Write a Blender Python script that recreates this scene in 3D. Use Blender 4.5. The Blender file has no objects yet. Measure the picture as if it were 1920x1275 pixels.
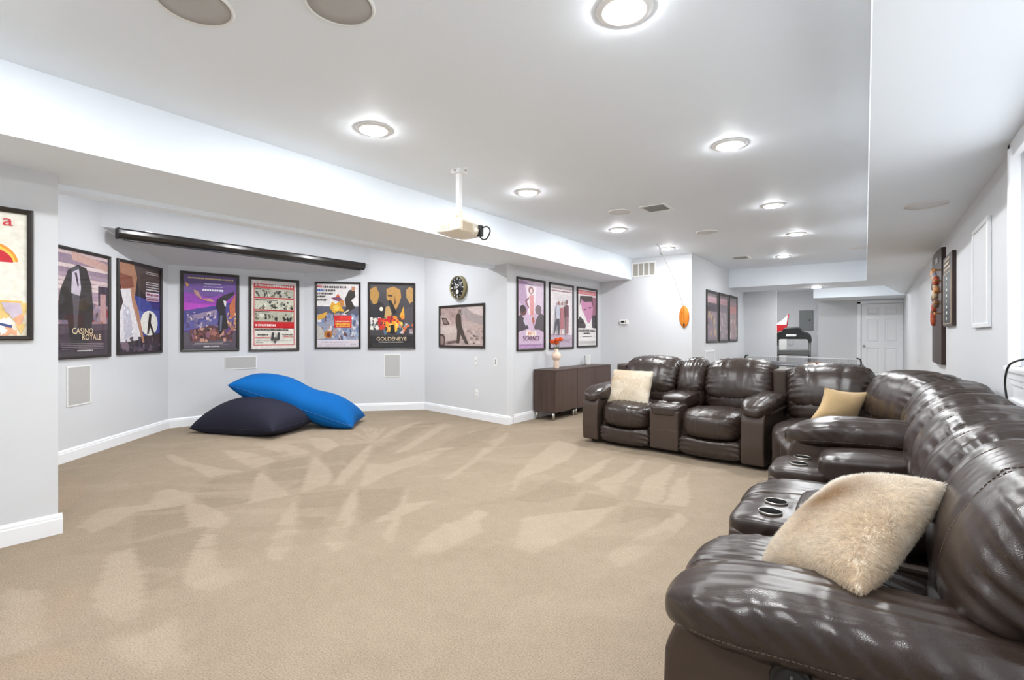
import bpy, bmesh, math, random
import numpy as np
from mathutils import Vector, Matrix

C = bpy.context.scene.collection
SC = bpy.context.scene
PI = math.pi

# ------------------------------------------------------------------ camera
cam_d = bpy.data.cameras.new('camera')
cam_d.sensor_width = 36.0
cam_d.lens = 936.0 / 1920.0 * 36.0
cam_d.shift_y = -7.5 / 1920.0
cam_d.clip_start = 0.05
cam = bpy.data.objects.new('camera', cam_d)
C.objects.link(cam)
cam.location = (0, 0, 1.18)
cam.rotation_euler = (PI / 2, 0, math.atan2(680, 936))
SC.camera = cam

# ------------------------------------------------------------------ world, exposure
w = bpy.data.worlds.new('world'); SC.world = w
w.use_nodes = True
w.node_tree.nodes['Background'].inputs[0].default_value = (0.93, 0.965, 1.0, 1)
w.node_tree.nodes['Background'].inputs[1].default_value = 0.42
SC.view_settings.view_transform = 'Standard'
SC.view_settings.look = 'None'
SC.view_settings.gamma = 1.0
SC.view_settings.use_curve_mapping = False
SC.view_settings.exposure = 2.78
SC.cycles.diffuse_bounces = 7
SC.cycles.max_bounces = 12
LAMP = 62.0            # emission of every ceiling lamp lens

# daylight enters only through the window in the right wall: sampling portal in its opening
pl = bpy.data.lights.new('window_portal', 'AREA'); pl.shape = 'RECTANGLE'; pl.size = 1.04; pl.size_y = 3.62
pl.cycles.is_portal = True
po = bpy.data.objects.new('window_portal', pl); C.objects.link(po)
po.location = (0.70, 1.61, 1.55); po.rotation_euler = (0, PI / 2, 0)

# ------------------------------------------------------------------ materials
def srgb(r, g, b):
    f = lambda c: (c / 255 / 12.92) if c / 255 <= 0.04045 else ((c / 255 + 0.055) / 1.055) ** 2.4
    return (f(r), f(g), f(b), 1.0)

def mat(name, col, rough=0.5, metal=0.0, noise=0.0, nscale=20, bump=0.0, bscale=200, spec=0.5, coat=0.0, sheen=0.0, detail=2.0):
    m = bpy.data.materials.new(name); m.use_nodes = True
    nt = m.node_tree; b = nt.nodes['Principled BSDF']
    b.inputs['Base Color'].default_value = col
    b.inputs['Roughness'].default_value = rough
    b.inputs['Metallic'].default_value = metal
    b.inputs['Specular IOR Level'].default_value = spec
    b.inputs['Coat Weight'].default_value = coat
    b.inputs['Sheen Weight'].default_value = sheen
    tc = nt.nodes.new('ShaderNodeTexCoord')
    if noise > 0:
        n = nt.nodes.new('ShaderNodeTexNoise'); n.inputs['Scale'].default_value = nscale
        n.inputs['Detail'].default_value = 4
        nt.links.new(tc.outputs['Object'], n.inputs['Vector'])
        mx = nt.nodes.new('ShaderNodeMix'); mx.data_type = 'RGBA'
        mx.inputs[6].default_value = tuple(c * (1 - noise) for c in col[:3]) + (1,)
        mx.inputs[7].default_value = tuple(min(1, c * (1 + noise)) for c in col[:3]) + (1,)
        nt.links.new(n.outputs['Fac'], mx.inputs[0])
        nt.links.new(mx.outputs[2], b.inputs['Base Color'])
    if bump > 0:
        n2 = nt.nodes.new('ShaderNodeTexNoise'); n2.inputs['Scale'].default_value = bscale
        n2.inputs['Detail'].default_value = detail
        nt.links.new(tc.outputs['Object'], n2.inputs['Vector'])
        bp = nt.nodes.new('ShaderNodeBump'); bp.inputs['Strength'].default_value = bump
        bp.inputs['Distance'].default_value = 0.004
        nt.links.new(n2.outputs['Fac'], bp.inputs['Height'])
        nt.links.new(bp.outputs['Normal'], b.inputs['Normal'])
    return m

M = {}
M['wall'] = mat('painted_wall', srgb(215, 217, 220), 0.55, noise=0.012, nscale=3, bump=0.05, bscale=350, spec=0.3)
M['ceil'] = mat('ceiling_paint', srgb(240, 247, 254), 0.6, noise=0.01, nscale=2, bump=0.04, bscale=300, spec=0.25)
M['trim'] = mat('white_gloss_trim', srgb(242, 244, 247), 0.3, noise=0.01, nscale=5)
M['plastic'] = mat('white_plastic', srgb(238, 238, 236), 0.35, noise=0.01)
M['vent'] = mat('white_vent_enamel', srgb(236, 236, 234), 0.4, noise=0.01)
M['hole'] = mat('vent_dark', srgb(70, 68, 66), 0.8, noise=0.1)
M['grille'] = mat('grille_cloth', srgb(188, 187, 184), 0.7, noise=0.04, nscale=60, bump=0.3, bscale=900)
M['grillew'] = mat('grille_white_mesh', srgb(228, 229, 230), 0.6, noise=0.03, nscale=80, bump=0.3, bscale=900)
M['tan_mesh'] = mat('return_grille_mesh', srgb(165, 160, 150), 0.7, noise=0.1, nscale=90, bump=0.4, bscale=700)
M['black'] = mat('black_frame_wood', srgb(46, 40, 37), 0.38, noise=0.15, nscale=30, bump=0.08, bscale=120)
M['blackp'] = mat('black_plastic', srgb(24, 24, 25), 0.4, noise=0.1)
M['blackm'] = mat('black_painted_metal', srgb(40, 35, 31), 0.25, noise=0.06)
M['cup_shade'] = mat('cup_shade_black', srgb(14, 13, 12), 0.9, noise=0.1, spec=0.1)  # black stands in for the shade inside the cup holders
M['greyp'] = mat('grey_plastic', srgb(90, 90, 90), 0.45, noise=0.05)
M['panel'] = mat('grey_steel_panel', srgb(128, 132, 133), 0.45, noise=0.03)
M['steel'] = mat('brushed_steel', srgb(200, 196, 190), 0.28, metal=1.0, noise=0.05)
M['gold'] = mat('aged_gold_rim', srgb(165, 155, 115), 0.35, metal=0.7, noise=0.08)
M['cream'] = mat('cream_plastic', srgb(236, 228, 212), 0.4, noise=0.02)
M['tanp'] = mat('cream_plastic_warm', srgb(208, 190, 164), 0.5, noise=0.04)
M['navy'] = mat('navy_stretch_fabric', srgb(40, 40, 54), 0.85, noise=0.05, nscale=14, bump=0.25, bscale=900, spec=0.2)
M['blue'] = mat('bright_blue_stretch_fabric', srgb(0, 94, 166), 0.8, noise=0.03, nscale=6, bump=0.2, bscale=900, spec=0.2)
M['blues'] = mat('blue_piping', srgb(2, 84, 150), 0.7, noise=0.03)
M['stone'] = mat('cream_ceramic', srgb(240, 216, 196), 0.5, noise=0.03, nscale=30)
M['petal'] = mat('orange_petal', srgb(232, 92, 24), 0.6, noise=0.2, nscale=40)
M['stem'] = mat('green_stem', srgb(118, 138, 92), 0.6, noise=0.15)
M['suede'] = mat('tan_corduroy', srgb(206, 176, 130), 0.9, noise=0.06, nscale=25, bump=0.5, bscale=260, sheen=0.3)
M['furbase'] = mat('fur_hide', srgb(246, 236, 220), 0.95, noise=0.1, nscale=10)
M['thread'] = mat('brown_thread', srgb(86, 74, 66), 0.7, noise=0.05)
M['cord'] = mat('black_cord', srgb(38, 36, 34), 0.5, noise=0.05)
M['string'] = mat('white_string', srgb(200, 198, 196), 0.8, noise=0.03)
M['red'] = mat('red_vinyl', srgb(196, 24, 36), 0.5, noise=0.05)
M['white'] = mat('white_paint', srgb(240, 240, 240), 0.5, noise=0.01)
M['ttable'] = mat('dark_table_top', srgb(64, 66, 70), 0.4, noise=0.04)
M['net'] = mat('grey_net', srgb(120, 120, 122), 0.8, noise=0.1, nscale=200)

def wood(name, c1, c2, scale=6, rough=0.45, axis=2, stretch=14):
    m = bpy.data.materials.new(name); m.use_nodes = True
    nt = m.node_tree; b = nt.nodes['Principled BSDF']; b.inputs['Roughness'].default_value = rough
    tc = nt.nodes.new('ShaderNodeTexCoord'); mp = nt.nodes.new('ShaderNodeMapping')
    s = [scale * stretch] * 3; s[axis] = scale
    mp.inputs['Scale'].default_value = s
    n = nt.nodes.new('ShaderNodeTexNoise'); n.inputs['Detail'].default_value = 5; n.inputs['Distortion'].default_value = 0.3
    n.inputs['Scale'].default_value = 1.0
    r = nt.nodes.new('ShaderNodeValToRGB'); r.color_ramp.elements[0].color = c1; r.color_ramp.elements[1].color = c2
    r.color_ramp.elements[0].position = 0.3; r.color_ramp.elements[1].position = 0.7
    nt.links.new(tc.outputs['Object'], mp.inputs[0]); nt.links.new(mp.outputs[0], n.inputs['Vector'])
    nt.links.new(n.outputs['Fac'], r.inputs[0]); nt.links.new(r.outputs[0], b.inputs['Base Color'])
    return m
M['espresso'] = wood('espresso_wood', srgb(66, 48, 41), srgb(84, 64, 55), 1.2, 0.42, 2, 40)
M['surf'] = wood('orange_pine', srgb(206, 112, 22), srgb(232, 146, 44), 3, 0.35, 2, 10)
M['darkwood'] = wood('dark_walnut', srgb(44, 28, 24), srgb(62, 40, 34), 2, 0.4, 2, 14)

def leather():
    m = bpy.data.materials.new('dark_brown_leather'); m.use_nodes = True
    nt = m.node_tree; b = nt.nodes['Principled BSDF']
    tc = nt.nodes.new('ShaderNodeTexCoord')
    n = nt.nodes.new('ShaderNodeTexNoise'); n.inputs['Scale'].default_value = 5; n.inputs['Detail'].default_value = 5
    r = nt.nodes.new('ShaderNodeValToRGB')
    r.color_ramp.elements[0].color = srgb(40, 31, 27); r.color_ramp.elements[1].color = srgb(60, 48, 42)
    nt.links.new(tc.outputs['Object'], n.inputs['Vector']); nt.links.new(n.outputs['Fac'], r.inputs[0])
    nt.links.new(r.outputs[0], b.inputs['Base Color'])
    b.inputs['Roughness'].default_value = 0.27
    b.inputs['Specular IOR Level'].default_value = 0.62
    # soft creases
    mp = nt.nodes.new('ShaderNodeMapping'); mp.inputs['Scale'].default_value = (1, 1, 0.6)
    nt.links.new(tc.outputs['Object'], mp.inputs[0])
    n1 = nt.nodes.new('ShaderNodeTexNoise'); n1.noise_type = 'RIDGED_MULTIFRACTAL'; n1.inputs['Scale'].default_value = 9; n1.inputs['Detail'].default_value = 3
    n1.inputs['Distortion'].default_value = 0.7; n1.inputs['Roughness'].default_value = 0.45; n1.normalize = True
    nt.links.new(mp.outputs[0], n1.inputs['Vector'])
    b1 = nt.nodes.new('ShaderNodeBump'); b1.inputs['Strength'].default_value = 0.45; b1.inputs['Distance'].default_value = 0.016
    nt.links.new(n1.outputs['Fac'], b1.inputs['Height'])
    v = nt.nodes.new('ShaderNodeTexVoronoi'); v.inputs['Scale'].default_value = 420
    nt.links.new(tc.outputs['Object'], v.inputs['Vector'])
    b2 = nt.nodes.new('ShaderNodeBump'); b2.inputs['Strength'].default_value = 0.12; b2.inputs['Distance'].default_value = 0.002
    nt.links.new(v.outputs['Distance'], b2.inputs['Height']); nt.links.new(b1.outputs['Normal'], b2.inputs['Normal'])
    nt.links.new(b2.outputs['Normal'], b.inputs['Normal'])
    return m
M['leather'] = leather()
def leather_flat():
    m = mat('dark_brown_leather_panel', srgb(66, 53, 45), 0.48, noise=0.08, nscale=6, bump=0.12, bscale=420)
    return m
M['leatherp'] = leather_flat()

def emit(name, col, s):
    m = bpy.data.materials.new(name); m.use_nodes = True
    b = m.node_tree.nodes['Principled BSDF']
    b.inputs['Base Color'].default_value = (0.9, 0.9, 0.9, 1)
    b.inputs['Emission Color'].default_value = col
    b.inputs['Emission Strength'].default_value = s
    return m
M['lens'] = emit('lit_lamp_lens', (0.965, 0.985, 1.0, 1), LAMP)

def glass():
    m = bpy.data.materials.new('picture_glass'); m.use_nodes = True
    nt = m.node_tree; nt.nodes.clear()
    o = nt.nodes.new('ShaderNodeOutputMaterial'); t = nt.nodes.new('ShaderNodeBsdfTransparent')
    g = nt.nodes.new('ShaderNodeBsdfGlossy'); g.inputs['Roughness'].default_value = 0.04
    fr = nt.nodes.new('ShaderNodeFresnel'); fr.inputs['IOR'].default_value = 1.35
    mx = nt.nodes.new('ShaderNodeMixShader')
    ge = nt.nodes.new('ShaderNodeNewGeometry'); mm = nt.nodes.new('ShaderNodeMath'); mm.operation = 'MULTIPLY'
    inv = nt.nodes.new('ShaderNodeMath'); inv.operation = 'SUBTRACT'; inv.inputs[0].default_value = 1.0
    nt.links.new(ge.outputs['Backfacing'], inv.inputs[1]); nt.links.new(fr.outputs[0], mm.inputs[0]); nt.links.new(inv.outputs[0], mm.inputs[1])
    nt.links.new(mm.outputs[0], mx.inputs[0]); nt.links.new(t.outputs[0], mx.inputs[1]); nt.links.new(g.outputs[0], mx.inputs[2])
    nt.links.new(mx.outputs[0], o.inputs[0])
    return m
M['glass'] = glass()

def attr_mat(name, attr, rough=0.5, jitter=0.18, jscale=40, spec=0.4):
    m = bpy.data.materials.new(name); m.use_nodes = True
    nt = m.node_tree; b = nt.nodes['Principled BSDF']; b.inputs['Roughness'].default_value = rough
    b.inputs['Specular IOR Level'].default_value = spec
    a = nt.nodes.new('ShaderNodeAttribute'); a.attribute_name = attr
    tc = nt.nodes.new('ShaderNodeTexCoord')
    n = nt.nodes.new('ShaderNodeTexNoise'); n.inputs['Scale'].default_value = jscale; n.inputs['Detail'].default_value = 6
    nt.links.new(tc.outputs['Object'], n.inputs['Vector'])
    mr = nt.nodes.new('ShaderNodeMapRange'); mr.inputs[1].default_value = 0.3; mr.inputs[2].default_value = 0.7
    mr.inputs[3].default_value = 1 - jitter; mr.inputs[4].default_value = 1 + jitter
    nt.links.new(n.outputs['Fac'], mr.inputs[0])
    mx = nt.nodes.new('ShaderNodeVectorMath'); mx.operation = 'SCALE'
    nt.links.new(a.outputs['Color'], mx.inputs[0]); nt.links.new(mr.outputs[0], mx.inputs['Scale'])
    nt.links.new(mx.outputs[0], b.inputs['Base Color'])
    return m
M['print'] = attr_mat('printed_paper', 'ink', 0.5, 0.12, 26)
M['fur'] = attr_mat('fur_strands', 'ink', 0.8, 0.08, 60, 0.2)
def translucent(m, k):
    nt = m.node_tree; b = nt.nodes['Principled BSDF']; o = nt.nodes['Material Output']
    tr = nt.nodes.new('ShaderNodeBsdfTranslucent'); mx = nt.nodes.new('ShaderNodeMixShader'); mx.inputs[0].default_value = k
    src = b.inputs['Base Color'].links[0].from_socket
    nt.links.new(src, tr.inputs['Color']); nt.links.new(b.outputs[0], mx.inputs[1]); nt.links.new(tr.outputs[0], mx.inputs[2])
    nt.links.new(mx.outputs[0], o.inputs[0])
translucent(M['fur'], 0.5)

def carpet():
    m = bpy.data.materials.new('beige_carpet'); m.use_nodes = True
    nt = m.node_tree; b = nt.nodes['Principled BSDF']; b.inputs['Roughness'].default_value = 0.95
    b.inputs['Specular IOR Level'].default_value = 0.1
    L = nt.links
    tc = nt.nodes.new('ShaderNodeTexCoord')
    a = nt.nodes.new('ShaderNodeAttribute'); a.attribute_name = 'nap'
    s = nt.nodes.new('ShaderNodeAttribute'); s.attribute_name = 'stain'
    def noise(sc, det=3, dist=0.0):
        n = nt.nodes.new('ShaderNodeTexNoise'); n.inputs['Scale'].default_value = sc; n.inputs['Detail'].default_value = det
        n.inputs['Distortion'].default_value = dist
        L.new(tc.outputs['Object'], n.inputs['Vector']); return n
    n1 = noise(2.6, 4, 0.8); n2 = noise(150, 3); n3 = noise(14, 3)
    def math_(op, x, y):
        k = nt.nodes.new('ShaderNodeMath'); k.operation = op
        for i, q in enumerate((x, y)):
            if isinstance(q, (int, float)): k.inputs[i].default_value = q
            else: L.new(q, k.inputs[i])
        return k.outputs[0]
    f = math_('ADD', math_('MULTIPLY', a.outputs['Fac'], 0.74), math_('MULTIPLY', math_('SUBTRACT', n1.outputs['Fac'], 0.5), 0.5))
    f = math_('ADD', f, math_('MULTIPLY', math_('SUBTRACT', n3.outputs['Fac'], 0.5), 0.4))
    f = math_('ADD', f, 0.09)
    r = nt.nodes.new('ShaderNodeValToRGB')
    r.color_ramp.elements[0].color = srgb(145, 130, 111); r.color_ramp.elements[0].position = 0.05
    r.color_ramp.elements[1].color = srgb(172, 156, 137); r.color_ramp.elements[1].position = 0.95
    L.new(f, r.inputs[0])
    mx = nt.nodes.new('ShaderNodeMix'); mx.data_type = 'RGBA'; mx.inputs[7].default_value = srgb(168, 144, 123)
    L.new(math_('MULTIPLY', s.outputs['Fac'], 0.55), mx.inputs[0]); L.new(r.outputs[0], mx.inputs[6])
    mr = nt.nodes.new('ShaderNodeMapRange'); mr.inputs[1].default_value = 0.3; mr.inputs[2].default_value = 0.7
    mr.inputs[3].default_value = 0.74; mr.inputs[4].default_value = 1.20
    L.new(n2.outputs['Fac'], mr.inputs[0])
    sc = nt.nodes.new('ShaderNodeVectorMath'); sc.operation = 'SCALE'
    L.new(mx.outputs[2], sc.inputs[0]); L.new(mr.outputs[0], sc.inputs['Scale']); L.new(sc.outputs[0], b.inputs['Base Color'])
    bp = nt.nodes.new('ShaderNodeBump'); bp.inputs['Strength'].default_value = 0.7; bp.inputs['Distance'].default_value = 0.006
    L.new(n2.outputs['Fac'], bp.inputs['Height']); L.new(bp.outputs['Normal'], b.inputs['Normal'])
    return m
M['carpet'] = carpet()

# ------------------------------------------------------------------ helpers
def obj(name, verts, faces, m, parent=None, smooth=False):
    me = bpy.data.meshes.new(name)
    me.from_pydata([tuple(map(float, v)) for v in verts], [], faces)
    me.materials.append(M[m] if isinstance(m, str) else m)
    if smooth: me.polygons.foreach_set('use_smooth', [True] * len(me.polygons))
    me.update()
    o = bpy.data.objects.new(name, me); C.objects.link(o)
    if parent is not None: o.parent = parent
    return o

def from_bm(name, bm, m, parent=None, smooth=False, keep=None):
    bmesh.ops.recalc_face_normals(bm, faces=bm.faces[:])
    me = bpy.data.meshes.new(name); bm.to_mesh(me); bm.free()
    me.materials.append(M[m] if isinstance(m, str) else m)
    if smooth: me.polygons.foreach_set('use_smooth', [True] * len(me.polygons))
    o = bpy.data.objects.new(name, me); C.objects.link(o)
    if parent is not None: o.parent = parent
    return o

def tag(o, label, cat, group=None):
    o['label'] = label; o['category'] = cat
    if group: o['group'] = group
    return o

def thing(name, label, cat, loc=(0, 0, 0), rotz=0, group=None):
    o = bpy.data.objects.new(name, None); C.objects.link(o)
    o.empty_display_size = 0.1
    o.location = loc; o.rotation_euler = (0, 0, rotz)
    return tag(o, label, cat, group)

def dup(root, loc, rotz=None, label=None):
    r = root.copy(); C.objects.link(r); r.location = loc
    if rotz is not None: r.rotation_euler = (0, 0, rotz)
    if label: r['label'] = label
    for ch in list(root.children):
        c = ch.copy(); C.objects.link(c); c.parent = r
        for g in ch.children:
            d = g.copy(); C.objects.link(d); d.parent = c
    return r

def struct(o):
    o['kind'] = 'structure'; return o

def bm_box(bm, a, b, bev=0.0, seg=2):
    x0, y0, z0 = a; x1, y1, z1 = b
    r = bmesh.ops.create_cube(bm, size=1.0)
    vs = r['verts']
    for v in vs:
        v.co = ((x0 + x1) / 2 + v.co.x * (x1 - x0), (y0 + y1) / 2 + v.co.y * (y1 - y0), (z0 + z1) / 2 + v.co.z * (z1 - z0))
    if bev > 0:
        es = list({e for v in vs for e in v.link_edges})
        bmesh.ops.bevel(bm, geom=es, offset=bev, segments=seg, affect='EDGES', profile=0.5)

def box(name, a, b, m, parent=None, bev=0.0, seg=2):
    bm = bmesh.new(); bm_box(bm, a, b, bev, seg)
    return from_bm(name, bm, m, parent, smooth=False)

def boxes(name, lst, m, parent=None, bev=0.0):
    bm = bmesh.new()
    for a, b in lst: bm_box(bm, a, b, bev)
    return from_bm(name, bm, m, parent)

def prism(name, pts, z0, z1, m, parent=None):
    n = len(pts)
    v = [(x, y, z0) for x, y in pts] + [(x, y, z1) for x, y in pts]
    f = [tuple(range(n))[::-1], tuple(range(n, 2 * n))] + [(i, (i + 1) % n, n + (i + 1) % n, n + i) for i in range(n)]
    bm = bmesh.new(); vv = [bm.verts.new(p) for p in v]
    for q in f: bm.faces.new([vv[i] for i in q])
    return from_bm(name, bm, m, parent)

def profile_prism(name, pts, axis_from, axis_to, m, parent=None, bev=0.0, smooth=False):
    """pts in (y,z) extruded along x"""
    n = len(pts); bm = bmesh.new()
    v = [bm.verts.new((axis_from, y, z)) for y, z in pts] + [bm.verts.new((axis_to, y, z)) for y, z in pts]
    bm.faces.new(v[:n]); bm.faces.new(v[n:][::-1])
    for i in range(n): bm.faces.new((v[i], v[n + i], v[n + (i + 1) % n], v[(i + 1) % n]))
    if bev > 0:
        bmesh.ops.recalc_face_normals(bm, faces=bm.faces[:])
        bmesh.ops.bevel(bm, geom=bm.edges[:], offset=bev, segments=3, affect='EDGES', profile=0.5)
    return from_bm(name, bm, m, parent, smooth)

def tube_data(pts, r, n=8, cap=True, radii=None):
    pts = [Vector(p) for p in pts]
    V = []; F = []
    prev = None
    for i, p in enumerate(pts):
        t = (pts[min(i + 1, len(pts) - 1)] - pts[max(i - 1, 0)])
        t.normalize()
        if prev is None:
            up = Vector((0, 0, 1)) if abs(t.z) < 0.9 else Vector((1, 0, 0))
            a = t.cross(up).normalized()
        else:
            a = (prev - t * prev.dot(t)).normalized()
        prev = a; b = t.cross(a)
        rr = radii[i] if radii else r
        for k in range(n):
            th = 2 * PI * k / n
            V.append(p + a * (math.cos(th) * rr) + b * (math.sin(th) * rr))
    for i in range(len(pts) - 1):
        for k in range(n):
            F.append((i * n + k, i * n + (k + 1) % n, (i + 1) * n + (k + 1) % n, (i + 1) * n + k))
    if cap:
        F.append(tuple(range(n))[::-1]); F.append(tuple((len(pts) - 1) * n + k for k in range(n)))
    return V, F

def tube(name, pts, r, m, parent=None, n=8, radii=None):
    V, F = tube_data(pts, r, n, True, radii)
    return obj(name, V, F, m, parent, True)

def tubes(name, lst, r, m, parent=None, n=6):
    V = []; F = []
    for pts in lst:
        v, f = tube_data(pts, r, n); o = len(V)
        V += v; F += [tuple(i + o for i in q) for q in f]
    return obj(name, V, F, m, parent, True)

def lathe(name, prof, m, parent=None, n=32, axis='z', off=(0, 0, 0), smooth=True):
    V = []; F = []
    for r, h in prof:
        for k in range(n):
            th = 2 * PI * k / n
            x, y = r * math.cos(th), r * math.sin(th)
            if axis == 'z': p = (x, y, h)
            elif axis == 'y': p = (x, h, y)
            else: p = (h, x, y)
            V.append((p[0] + off[0], p[1] + off[1], p[2] + off[2]))
    for i in range(len(prof) - 1):
        for k in range(n):
            F.append((i * n + k, i * n + (k + 1) % n, (i + 1) * n + (k + 1) % n, (i + 1) * n + k))
    bm = bmesh.new(); vv = [bm.verts.new(p) for p in V]
    for q in F: bm.faces.new([vv[i] for i in q])
    bm.faces.new(vv[:n]); bm.faces.new(vv[-n:])
    bmesh.ops.remove_doubles(bm, verts=bm.verts[:], dist=1e-5)
    o = from_bm(name, bm, m, parent, smooth)
    return o

def spline(pts, n=8):
    pts = [Vector(p) for p in pts]; out = []
    P = [pts[0] * 2 - pts[1]] + pts + [pts[-1] * 2 - pts[-2]]
    for i in range(1, len(P) - 2):
        for k in range(n):
            t = k / n
            a, b, c, d = P[i - 1], P[i], P[i + 1], P[i + 2]
            out.append(0.5 * ((2 * b) + (c - a) * t + (2 * a - 5 * b + 4 * c - d) * t * t + (3 * b - a - 3 * c + d) * t ** 3))
    out.append(pts[-1]); return out

def text_mesh(name, body, size, m, parent, loc, rot=(PI / 2, 0, 0), sx=1.0, ext=0.0004, align='CENTER'):
    cu = bpy.data.curves.new(name, 'FONT'); cu.body = body; cu.size = size; cu.extrude = ext
    cu.align_x = align; cu.align_y = 'CENTER'; cu.resolution_u = 3
    t = bpy.data.objects.new(name, cu); C.objects.link(t)
    dg = bpy.context.evaluated_depsgraph_get(); dg.update()
    me = bpy.data.meshes.new_from_object(t.evaluated_get(dg))
    bpy.data.objects.remove(t); bpy.data.curves.remove(cu)
    me.materials.clear(); me.materials.append(M[m] if isinstance(m, str) else m)
    o = bpy.data.objects.new(name, me); C.objects.link(o)
    o.parent = parent; o.location = loc; o.rotation_euler = rot; o.scale = (sx, 1, 1)
    return o

_cube = {}
def cube_grid(n):
    if n in _cube: return _cube[n]
    idx = {}; P = []; F = []
    t = [-1 + 2 * i / n for i in range(n + 1)]
    def vid(i, j, k):
        key = (i, j, k)
        if key not in idx: idx[key] = len(P); P.append((t[i], t[j], t[k]))
        return idx[key]
    for a in range(n):
        for b in range(n):
            for s in (0, n):
                for ax in range(3):
                    c = []
                    for (u, v) in ((a, b), (a + 1, b), (a + 1, b + 1), (a, b + 1)):
                        q = [0, 0, 0]; q[ax] = s; q[(ax + 1) % 3] = u; q[(ax + 2) % 3] = v
                        c.append(vid(*q))
                    F.append(tuple(c) if s == n else tuple(c[::-1]))
    _cube[n] = (np.array(P), F); return _cube[n]

def warp_noise(P, seed, f):
    r = np.random.RandomState(seed)
    out = np.zeros(len(P))
    for i in range(6):
        d = r.normal(size=3); d /= np.linalg.norm(d)
        out += np.sin(P @ d * f * (0.6 + 0.25 * i) + r.uniform(0, 6.28)) / (1 + 0.35 * i)
    return out / 3.0

class Cush:
    """puffy cushion: rounded block with bulge, seams, gathers and creases"""
    def __init__(s, ctr, dims, k=5, seams=(), seam_d=0.008, gather=0.0, gfreq=70, crease=0.004, cfreq=14, seed=1, bulge=(0, 0, 0), deform=None, kz=None):
        s.ctr = np.array(ctr); s.h = np.array(dims) / 2; s.k = k; s.seams = seams; s.sd = seam_d
        s.g = gather; s.gf = gfreq; s.c = crease; s.cf = cfreq; s.seed = seed; s.b = bulge; s.deform = deform
    def map(s, p, off=0.0):
        p = np.atleast_2d(np.asarray(p, float)); k = s.k
        a = np.abs(p)
        sc = (a ** k).sum(1) ** (1.0 / k)
        q = p / sc[:, None]
        n = np.sign(q) * np.abs(q) ** (k - 1) / s.h
        n /= np.linalg.norm(n, axis=1)[:, None] + 1e-9
        P = q * s.h
        d = np.full(len(P), off)
        # bulge of every face
        for ax in range(3):
            o1, o2 = (ax + 1) % 3, (ax + 2) % 3
            P[:, ax] += s.b[ax] * q[:, ax] * (1 - q[:, o1] ** 2) * (1 - q[:, o2] ** 2)
        for sx in s.seams:
            d -= s.sd * np.exp(-((q[:, 0] - sx) / 0.05) ** 2)
        if s.g:
            env = np.exp(-(1 - np.abs(q[:, 0])) / 0.22)
            env2 = np.exp(-(1 - np.abs(q[:, 2])) / 0.3) * (np.abs(q[:, 0]) < 0.97)
            ph = warp_noise(P, s.seed + 5, 16) * 2.2
            d += s.g * env * np.sin(s.gf * (P[:, 2] + P[:, 1] * 0.7) + ph)
            d += s.g * 0.55 * env2 * np.sin(s.gf * 1.1 * P[:, 0] + ph * 1.3)
        if s.c:
            wn = warp_noise(P, s.seed, s.cf)
            d += s.c * (1 - np.abs(wn) * 1.6) * (0.5 + 0.5 * warp_noise(P, s.seed + 9, 6))
        P = P + n * d[:, None]
        if s.deform is not None: P = s.deform(q, P)
        return P + s.ctr
    def build(s, name, m, parent, res=20):
        G, F = cube_grid(res)
        V = s.map(G)
        me = bpy.data.meshes.new(name)
        me.vertices.add(len(V)); me.vertices.foreach_set('co', V.ravel())
        me.loops.add(len(F) * 4); me.loops.foreach_set('vertex_index', np.array(F).ravel())
        me.polygons.add(len(F)); me.polygons.foreach_set('loop_start', np.arange(0, len(F) * 4, 4))
        me.polygons.foreach_set('use_smooth', [True] * len(F))
        me.materials.append(M[m]); me.update(calc_edges=True); me.validate()
        o = bpy.data.objects.new(name, me); C.objects.link(o); o.parent = parent
        return o
    def seam(s, name, m, parent, path, r=0.0016, off=0.0015, dash=None):
        pts = []
        for a, b in zip(path[:-1], path[1:]):
            for i in range(14): pts.append(np.array(a) + (np.array(b) - np.array(a)) * i / 14)
        pts.append(np.array(path[-1]))
        P = [Vector(x) for x in s.map(np.array(pts), off)]
        if not dash: return tube(name, P, r, m, parent, 5)
        # resample into stitches
        L = [0.0]
        for a, b in zip(P[:-1], P[1:]): L.append(L[-1] + (b - a).length)
        def at(x):
            i = max(0, min(len(P) - 2, int(np.searchsorted(L, x)) - 1)); t = (x - L[i]) / max(1e-6, L[i + 1] - L[i])
            return P[i].lerp(P[i + 1], t)
        segs = []; x = 0
        while x + dash[0] < L[-1]:
            segs.append([at(x), at(x + dash[0])]); x += dash[0] + dash[1]
        return tubes(name, segs, r, m, parent, 4)

# ------------------------------------------------------------------ the setting
A_ = (-5.65, 0.82); AB = (-7.31, 2.58); BC = (-7.10, 4.34); CD = (-5.86, 5.68); DE = (-3.95, 5.33)
CE = 2.50; SO = 2.145

def inpoly(px, py, poly):
    ins = np.zeros(len(px), bool); n = len(poly)
    for i in range(n):
        x0, y0 = poly[i]; x1, y1 = poly[(i + 1) % n]
        if y0 == y1: continue
        c = ((y0 > py) != (y1 > py)) & (px < (x1 - x0) * (py - y0) / (y1 - y0) + x0)
        ins ^= c
    return ins

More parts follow.
